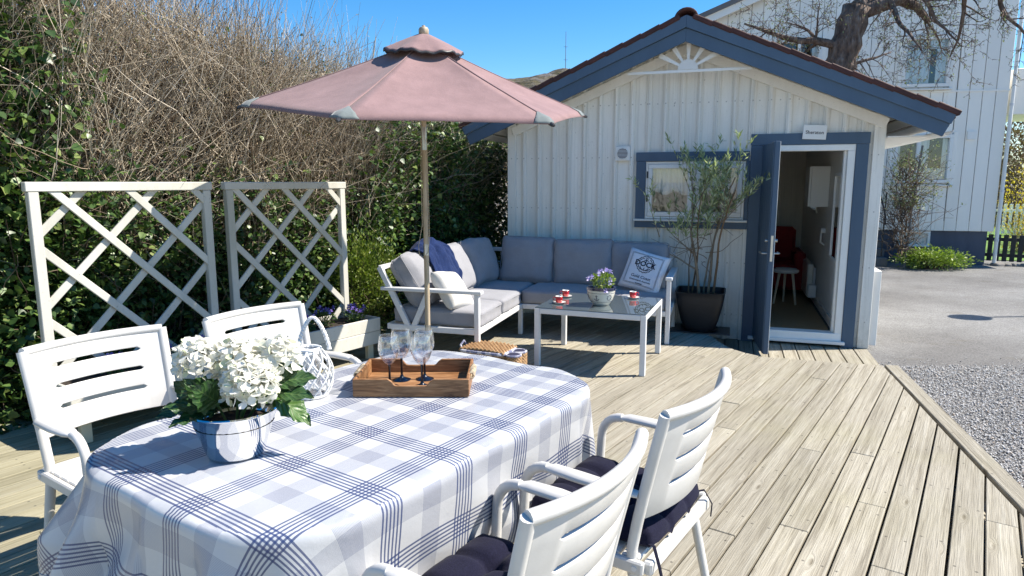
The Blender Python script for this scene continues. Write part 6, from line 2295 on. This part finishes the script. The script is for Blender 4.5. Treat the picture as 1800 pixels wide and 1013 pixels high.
def pansy_pot():
    loc = (0.74, 5.50, chh + 0.0012)
    t = thing('flower_pot', 'white ceramic pot with navy rim, nautical motifs and lilac violas', 'flower pot', loc)
    pot = MB().lathe([(0, 0.0), (0.060, 0.0), (0.068, 0.004), (0.098, 0.05), (0.114, 0.10), (0.116, 0.128)], 48).build('pot', 'cream_ceramic', t, smooth=True, ang=60)
    MB().lathe([(0.116, 0.1285), (0.121, 0.130), (0.122, 0.150), (0.116, 0.153), (0.108, 0.150), (0.104, 0.12)], 48).build('rim', 'navy_glaze', pot, smooth=True, ang=60)
    MB().lathe([(0, 0.132), (0.104, 0.128)], 24).build('soil', 'soil', t)
    def r_at(z):
        return float(np.interp(z, [0.004, 0.05, 0.10, 0.128], [0.068, 0.098, 0.114, 0.116]))
    for z in (0.035, 0.108):
        MB().tube([(r_at(z) * math.cos(2 * PI * k / 48), r_at(z) * math.sin(2 * PI * k / 48), z) for k in range(48)], 0.0016, 5, closed=True).build('band', 'motif', pot, smooth=True)
    def on(a, z):
        r = r_at(z) + 0.0012
        return (r * math.cos(a), r * math.sin(a), z)
    for k in range(6):
        a0 = RAD(-90 - 28 + 60 * k)
        mb = MB()
        if k % 2:
            # lifebuoy: dashed ring
            for j in range(8):
                pts = [on(a0 + 0.19 * math.cos(2 * PI * (j + f / 4 * 0.6) / 8), 0.072 + 0.021 * math.sin(2 * PI * (j + f / 4 * 0.6) / 8)) for f in range(5)]
                mb.tube(pts, 0.0028, 5)
        else:
            # anchor
            mb.tube([on(a0, 0.095), on(a0, 0.052)], 0.0026, 5)
            mb.tube([on(a0 - 0.1, 0.086), on(a0 + 0.1, 0.086)], 0.0022, 5)
            mb.tube([on(a0 + 0.2 * math.cos(RAD(a)), 0.066 + 0.016 * math.sin(RAD(a))) for a in range(190, 351, 20)], 0.0028, 5)
        mb.build('motif', 'motif', pot)
    # viola plant as part of the potted thing
    n = 420
    q = rng.normal(0, 1, (n, 3)); q /= np.linalg.norm(q, axis=1, keepdims=True)
    p = q * np.array([0.095, 0.095, 0.06]) * rng.uniform(0.3, 1, (n, 1)) ** 0.5 + np.array([0.01, 0, 0.205])
    o = link('leaves', leaf_mesh('leaves', p, q + rng.normal(0, 0.4, (n, 3)) + np.array([0, 0, 0.3]), rng.uniform(0.018, 0.032, n), 'oval', rng), 'leaf_fresh', t)
    o['kind'] = 'stuff'
    fp, fo, fz = [], [], []
    for cx, cy, cz in ((0.0, -0.02, 0.285), (0.03, 0.0, 0.292), (0.05, 0.02, 0.285), (-0.02, 0.01, 0.275), (-0.10, -0.02, 0.225), (-0.085, -0.04, 0.235), (0.055, -0.085, 0.195), (0.065, -0.06, 0.215), (-0.03, -0.06, 0.265), (0.075, 0.01, 0.275), (0.02, -0.12, 0.135), (-0.11, 0.02, 0.215)):
        c = np.array([cx, cy, cz])
        fd = np.array([0.35 + rng.normal(0, 0.3), -0.85, 0.35]); fd /= np.linalg.norm(fd)
        u = np.cross(fd, [0, 0, 1]); u /= np.linalg.norm(u)
        w = np.cross(u, fd)
        for j in range(5):
            b = 2 * PI * j / 5 + 0.3
            fp.append(c); fo.append(u * math.cos(b) + w * math.sin(b) + fd * 0.25); fz.append(rng.uniform(0.019, 0.026))
    o = link('flowers', leaf_mesh('flowers', np.array(fp), np.array(fo), np.array(fz), 'petal', rng, 0.2), 'petal_lilac', t)
    o['kind'] = 'stuff'
pansy_pot()

# ------------------------------------------------------------------ picnic basket
def basket():
    t = thing('picnic_basket', 'low woven wicker picnic basket on the deck by the sofa arm', 'basket', (-0.19, 5.22, 0), RAD(-25))
    def weave(fn, name, mat, nu, nv, r, par):
        mb = MB()
        for j in range(nv):
            pts = []
            for i in range(nu):
                p, nrm = fn(i / (nu - 1), (j + 0.5) / nv)
                pts.append(Vector(p) + Vector(nrm) * (0.007 * (1 if (i + j) % 2 else -1)))
            mb.tube(pts, r, 5)
        o = mb.build(name, mat, par, smooth=True, ang=180)
        o['kind'] = 'stuff'
        return o
    a, b, h = 0.19, 0.13, 0.17
    def wall(u, v):
        ang = 2 * PI * u
        k = 4.0
        c, s = math.cos(ang), math.sin(ang)
        r = 1 / (abs(c) ** k + abs(s) ** k) ** (1 / k)
        return (a * c * r, b * s * r, 0.008 + h * v), (c, s, 0)
    weave(wall, 'woven_side', 'wicker_tan', 61, 11, 0.0095, t)
    def lid(u, v):
        x = -a * 1.02 + 2.04 * a * u
        return (x, -b + 2 * b * v, h + 0.02 + 0.03 * (1 - (x / a) ** 2) * 0.5), (0, 0, 1)
    weave(lid, 'lid', 'wicker_tan', 23, 12, 0.012, t)
    bx('lining', 'wicker_tan', t, -a + 0.02, a - 0.02, -b + 0.02, b - 0.02, 0.01, h, 0.01)
    # wrapped rim with dark trim
    q = rrect(a * 1.02, b * 1.04, 0.05, 5)
    MB().tube([(p[0], p[1], h + 0.012) for p in q], 0.013, 7, closed=True).build('rim', 'wicker_trim', t, smooth=True)
    # round bottle holders on the side
    for k, (x, y) in enumerate(((0.245, -0.05), (0.235, 0.075))):
        def cyl(u, v, x=x, y=y):
            ang = 2 * PI * u
            return (x + 0.055 * math.cos(ang), y + 0.055 * math.sin(ang), 0.008 + 0.165 * v), (math.cos(ang), math.sin(ang), 0)
        o = weave(cyl, 'bottle_holder', 'wicker_tan', 27, 13, 0.0075, t)
        MB().lathe([(0, 0.012), (0.045, 0.008), (0.05, 0.0)], 20, (x, y, 0.172)).build('holder_cap', 'navy_lid', t, smooth=True)
        MB().tube([(x + 0.058 * math.cos(2 * PI * i / 20), y + 0.058 * math.sin(2 * PI * i / 20), 0.172) for i in range(20)], 0.010, 6, closed=True).build('holder_rim', 'wicker_trim', t, smooth=True)
    MB().tube([(-a - 0.01, -0.05, h - 0.01), (-a - 0.04, -0.04, h + 0.03), (-a - 0.03, 0.0, h + 0.06), (-a - 0.04, 0.04, h + 0.03), (-a - 0.01, 0.05, h - 0.01)], 0.009, 7).build('handle', 'wicker_trim', t, smooth=True)
basket()

# ------------------------------------------------------------------ parasol
def parasol():
    base = Vector((-0.615, 4.80, 0))
    t = thing('parasol', 'faded dusty-pink garden parasol tilted on a wooden pole', 'parasol', base)
    MB().lathe([(0, 0.0), (0.24, 0.0), (0.25, 0.01), (0.25, 0.05), (0.22, 0.07), (0.06, 0.08), (0.03, 0.085), (0, 0.085)], 40).build('base', 'concrete', t, smooth=True)
    sl2 = MB().tube([(0, 0, 0.08), (0, 0, 0.47)], 0.0235, 16).build('base_tube', 'door_steel', t, smooth=True)
    MB().tube([(-0.02, -0.02, 0.40), (-0.055, -0.035, 0.40)], 0.008, 8).build('clamp_screw', 'black_metal', sl2)
    MB().tube([(0, 0, 0.45), (0, 0, 1.0)], 0.0185, 16).build('lower_pole', 'pole_wood', t, smooth=True)
    MB().tube([(0, 0, 1.0), (0, 0, 1.78)], 0.0185, 16).build('upper_pole', 'pole_wood', t, smooth=True)
    MB().tube([(0, 0, 0.98), (0, 0, 1.06)], 0.0205, 16).build('joint_sleeve', 'door_steel', t, smooth=True)
    MB().tube([(0, 0, 1.72), (0, 0, 1.9)], 0.0205, 16).build('tilt_joint', 'door_steel', t, smooth=True)
    # canopy hub frame, tilted towards the viewer
    hub = Vector((0, 0, 1.86))
    tilt = Matrix.Translation(hub) @ Matrix.Rotation(RAD(8.3), 4, 'X') @ Matrix.Rotation(RAD(2.2), 4, 'Y')
    MB().tube([tilt @ Vector((0, 0, 0)), tilt @ Vector((0, 0, 0.66))], 0.018, 14).build('tilt_pole', 'pole_wood', t, smooth=True)
    RC, HC, ZR = 1.19, 0.445, 0.14
    NR = 6
    A0 = RAD(15)      # right-hand rib swings slightly away from the viewer
    def cpt(a_idx, f, r):
        """point on panel a_idx (0..NR-1), f across the panel 0..1, r 0..1 from top to rim"""
        a0 = A0 - 2 * PI * a_idx / NR
        a1 = A0 - 2 * PI * (a_idx + 1) / NR
        p0 = Vector((math.cos(a0), math.sin(a0), 0)) * RC * r
        p1 = Vector((math.cos(a1), math.sin(a1), 0)) * RC * r
        p = p0.lerp(p1, f)
        z = ZR + HC * (1 - r) - 0.05 * r * (1 - r)
        mid = 4 * f * (1 - f)
        z -= 0.035 * mid * math.sin(PI * min(1.0, r * 1.0)) * 1.0
        # rim scallops inwards between rib tips
        p *= 1 - 0.025 * mid * max(0, (r - 0.6) / 0.4)
        z += 0.006 * mnoise.noise(Vector((p.x * 3, p.y * 3, a_idx))) * r
        if r > 0.97:
            z -= 0.018 * (r - 0.97) / 0.03
        return tilt @ Vector((p.x, p.y, z))
    can = MB()
    for k in range(NR):
        mb = MB().grid(lambda u, v, k=k: cpt(k, u, 0.10 + 0.90 * v), 16, 24)
        if k == 0:
            can = mb.build('canopy', 'canopy', t, smooth=True, ang=180, solid=0.003)
            par = can
        else:
            mb.build('canopy_panel', 'canopy', par, smooth=True, ang=180, solid=0.003)
    for k in range(NR):
        a = A0 - 2 * PI * k / NR
        d = Vector((math.cos(a), math.sin(a), 0))
        pts = []
        for i in range(9):
            r = 0.08 + 0.925 * i / 8
            pts.append(tilt @ (d * RC * r + Vector((0, 0, ZR + HC * (1 - r) - 0.05 * r * (1 - r) - 0.020))))
        rb = MB().tube(pts, 0.009, 6).build('rib', 'pole_wood', t, smooth=True)
        e = pts[-1]
        MB().tube([pts[-2].lerp(e, 0.8), e, e + (e - pts[-2]).normalized() * 0.012], [0.012, 0.012, 0.008], 7).build('rib_cap', 'black_metal', rb, smooth=True)
        mid = pts[4]
        low = tilt @ Vector((d.x * 0.03, d.y * 0.03, 0.06))
        MB().tube([low, mid], 0.007, 6).build('strut', 'pole_wood', rb, smooth=True)
        # corner pocket
        def pk(u, v, k=k):
            # straddles the rib: u<0.5 on the previous panel
            r = 0.90 + 0.105 * v
            w = 0.085 * v + 0.004
            if u < 0.5:
                q = cpt((k - 1) % NR, 1 - w * (1 - 2 * u), min(r, 1.0))
            else:
                q = cpt(k, w * (2 * u - 1), min(r, 1.0))
            return q + Vector((0, -0.001, 0.005))
        MB().grid(pk, 8, 6).build('corner_pocket', 'canopy_pocket', par, smooth=True, ang=180, solid=0.003)
        MB().tube([cpt(k, 0.0, 0.12 + 0.85 * i / 12) + Vector((0, 0, 0.0035)) for i in range(13)], 0.0028, 4).build('seam', 'canopy', par, smooth=True)
    # vent cap with sagging rim
    def cap(u, v):
        a = 2 * PI * u
        r = 0.035 + 0.225 * v
        z = ZR + HC * (1 - r / RC) + 0.040 + 0.012 * (1 - v) - 0.012 * v * v
        lobe = math.cos(NR * (a - A0))
        z += 0.008 * v * lobe + (0.005 * math.sin(3 * NR * a + 1) * max(0, v - 0.7) / 0.3)
        r *= 1 + 0.035 * v * lobe
        return tilt @ Vector((r * math.cos(a), r * math.sin(a), z))
    MB().grid(cap, 72, 12, closed_u=True).build('vent_cap', 'canopy', t, smooth=True, ang=180, solid=0.004)
    def trimr(u, v):
        p = Vector(cap(u, 1.0))
        return p + Vector((0, 0, -0.016 * v))
    MB().grid(trimr, 72, 1, closed_u=True).build('vent_trim', 'black_metal', t, smooth=True, ang=180, solid=0.005)
    MB().lathe([(0.0, 0.0), (0.030, 0.0), (0.034, 0.008), (0.034, 0.035), (0.026, 0.048), (0.012, 0.052), (0.010, 0.06), (0, 0.062)], 20).build('finial', 'pole_wood', t, smooth=True, loc=tuple(tilt @ Vector((0, 0, ZR + HC + 0.035))), rot=(RAD(8), 0, 0))
    # lowering cord hanging along the pole
    pts = [(-0.02, -0.015, 1.80), (-0.024, -0.02, 1.5), (-0.022, -0.02, 1.2), (-0.05, -0.03, 1.05), (-0.045, -0.03, 0.98), (-0.02, -0.025, 0.97), (0.015, -0.025, 1.0), (0.028, -0.02, 1.1), (0.024, -0.018, 1.5), (0.02, -0.015, 1.8)]
    MB().tube(pts, 0.0025, 5).build('cord', 'rope_beige', t, smooth=True)
parasol()

# ------------------------------------------------------------------ olive tree in a black planter
def olive():
    c = Vector((1.915, 6.72, 0.0))
    t = thing('olive_tree', 'leggy olive tree in a tapered black planter beside the open door', 'potted tree', c, SYAW)
    sd = MB().box(-0.28, 0.30, -0.16, 0.20, 0.0, 0.012, 0.003).build('plant_stand', 'black_metal', t)
    MB().lathe([(0, 0.013), (0.15, 0.013), (0.185, 0.03), (0.19, 0.033), (0.186, 0.036), (0.15, 0.02), (0, 0.02)], 36).build('saucer', 'pot_black', t, smooth=True)
    # square-to-round tapered pot with thick rim
    def pot(u, v):
        a = 2 * PI * u
        prof = [(0.145, 0.021), (0.16, 0.05), (0.19, 0.15), (0.222, 0.30), (0.238, 0.415), (0.242, 0.42), (0.226, 0.42), (0.222, 0.36)]
        s = v * (len(prof) - 1)
        i = min(int(s), len(prof) - 2)
        f = s - i
        r = prof[i][0] + (prof[i + 1][0] - prof[i][0]) * f
        z = prof[i][1] + (prof[i + 1][1] - prof[i][1]) * f
        k = 2 + 8 * min(1, z / 0.32)
        cc, ss = math.cos(a), math.sin(a)
        q = r / (abs(cc) ** k + abs(ss) ** k) ** (1 / k)
        return (q * cc, q * ss, z)
    MB().grid(pot, 72, 14, closed_u=True).build('pot', 'pot_black', t, smooth=True, ang=40)
    bx('soil', 'soil', t, -0.218, 0.218, -0.218, 0.218, 0.33, 0.365, 0.01)
    rr = random.Random(5)
    mb = MB()
    stems = [((-0.02, -0.02), (0.06, 0.0, 1.0), 1.10, 0.016), ((0.07, 0.02), (0.10, 0.05, 1.0), 1.22, 0.014), ((0.12, -0.02), (-0.02, -0.03, 1.0), 1.12, 0.013),
             ((-0.09, 0.03), (0.14, 0.0, 1.0), 1.05, 0.010), ((-0.12, -0.03), (-0.02, 0, 1.0), 0.55, 0.008), ((0.03, 0.06), (-0.02, 0.05, 1.0), 1.05, 0.010)]
    tips = []
    def grow(p, d, L, r, depth, leafy):
        n = max(4, int(L / 0.06))
        pts = [Vector(p)]
        rad = [r]
        d = Vector(d).normalized()
        for i in range(n):
            d = (d + Vector((rr.gauss(0, 0.06), rr.gauss(0, 0.05), rr.gauss(0, 0.05) + 0.03))).normalized()
            pts.append(pts[-1] + d * L / n)
            rad.append(r * (1 - 0.6 * (i + 1) / n))
        mb.tube(pts, rad, 6 if r > 0.006 else 4)
        if leafy:
            for i in range(max(1, n // 3), n + 1):
                if pts[i].z > 0.95:
                    tips.append((pts[i], (pts[i] - pts[i - 1]).normalized()))
        if depth < 3:
            for k in range((5, 3, 1)[depth]):
                i = rr.randint(max(1, int(n * 0.5)), n)
                a = rr.uniform(0, 2 * PI)
                nd = d * 0.8 + Vector((math.cos(a) * 0.55, math.sin(a) * 0.35, rr.uniform(0.1, 0.8)))
                grow(pts[i], nd, (0.30, 0.19, 0.11)[depth] * rr.uniform(0.6, 1.3), rad[i] * 0.5, depth + 1, True)
    for (x, y), d, L, r in stems:
        grow((x, y, 0.36), d, L, r, 0, False)
    # low side branches reaching left, and looping bare shoots
    grow((-0.03, -0.03, 0.62), (-1.0, -0.1, 0.55), 0.55, 0.009, 2, True)
    grow((-0.42, -0.09, 0.95), (-0.35, 0, 0.9), 0.38, 0.005, 1, True)
    grow((-0.05, -0.02, 0.75), (-0.8, 0, 0.9), 0.5, 0.007, 1, True)
    for k in range(12):
        p = Vector((rr.uniform(-0.12, 0.15), rr.uniform(-0.05, 0.05), rr.uniform(0.7, 1.1)))
        d = Vector((rr.uniform(-1, 1), rr.uniform(-0.4, 0.2), rr.uniform(-0.1, 0.4)))
        pts = []
        for i in range(12):
            pts.append(p)
            p = p + d.normalized() * 0.04
            d = d + Vector((rr.gauss(0, 0.2), rr.gauss(0, 0.1), -0.09 if k % 2 else 0.05))
        mb.tube(pts, [0.004 - 0.0002 * i for i in range(12)], 4)
    mb.build('stems', 'twig_olive', t, smooth=True, ang=180)
    P, O = [], []
    for p, d in tips:
        for s in range(rr.randint(1, 4)):
            o = d + Vector((rr.gauss(0, 0.6), rr.gauss(0, 0.6), rr.gauss(0.15, 0.5)))
            P.append(tuple(p)); O.append(tuple(o))
    P = np.array(P); O = np.array(O)
    o = link('leaves', leaf_mesh('leaves', P, O, rng.uniform(0.045, 0.078, len(P)), 'narrow', rng), 'leaf_olive', t)
    o['kind'] = 'stuff'
olive()
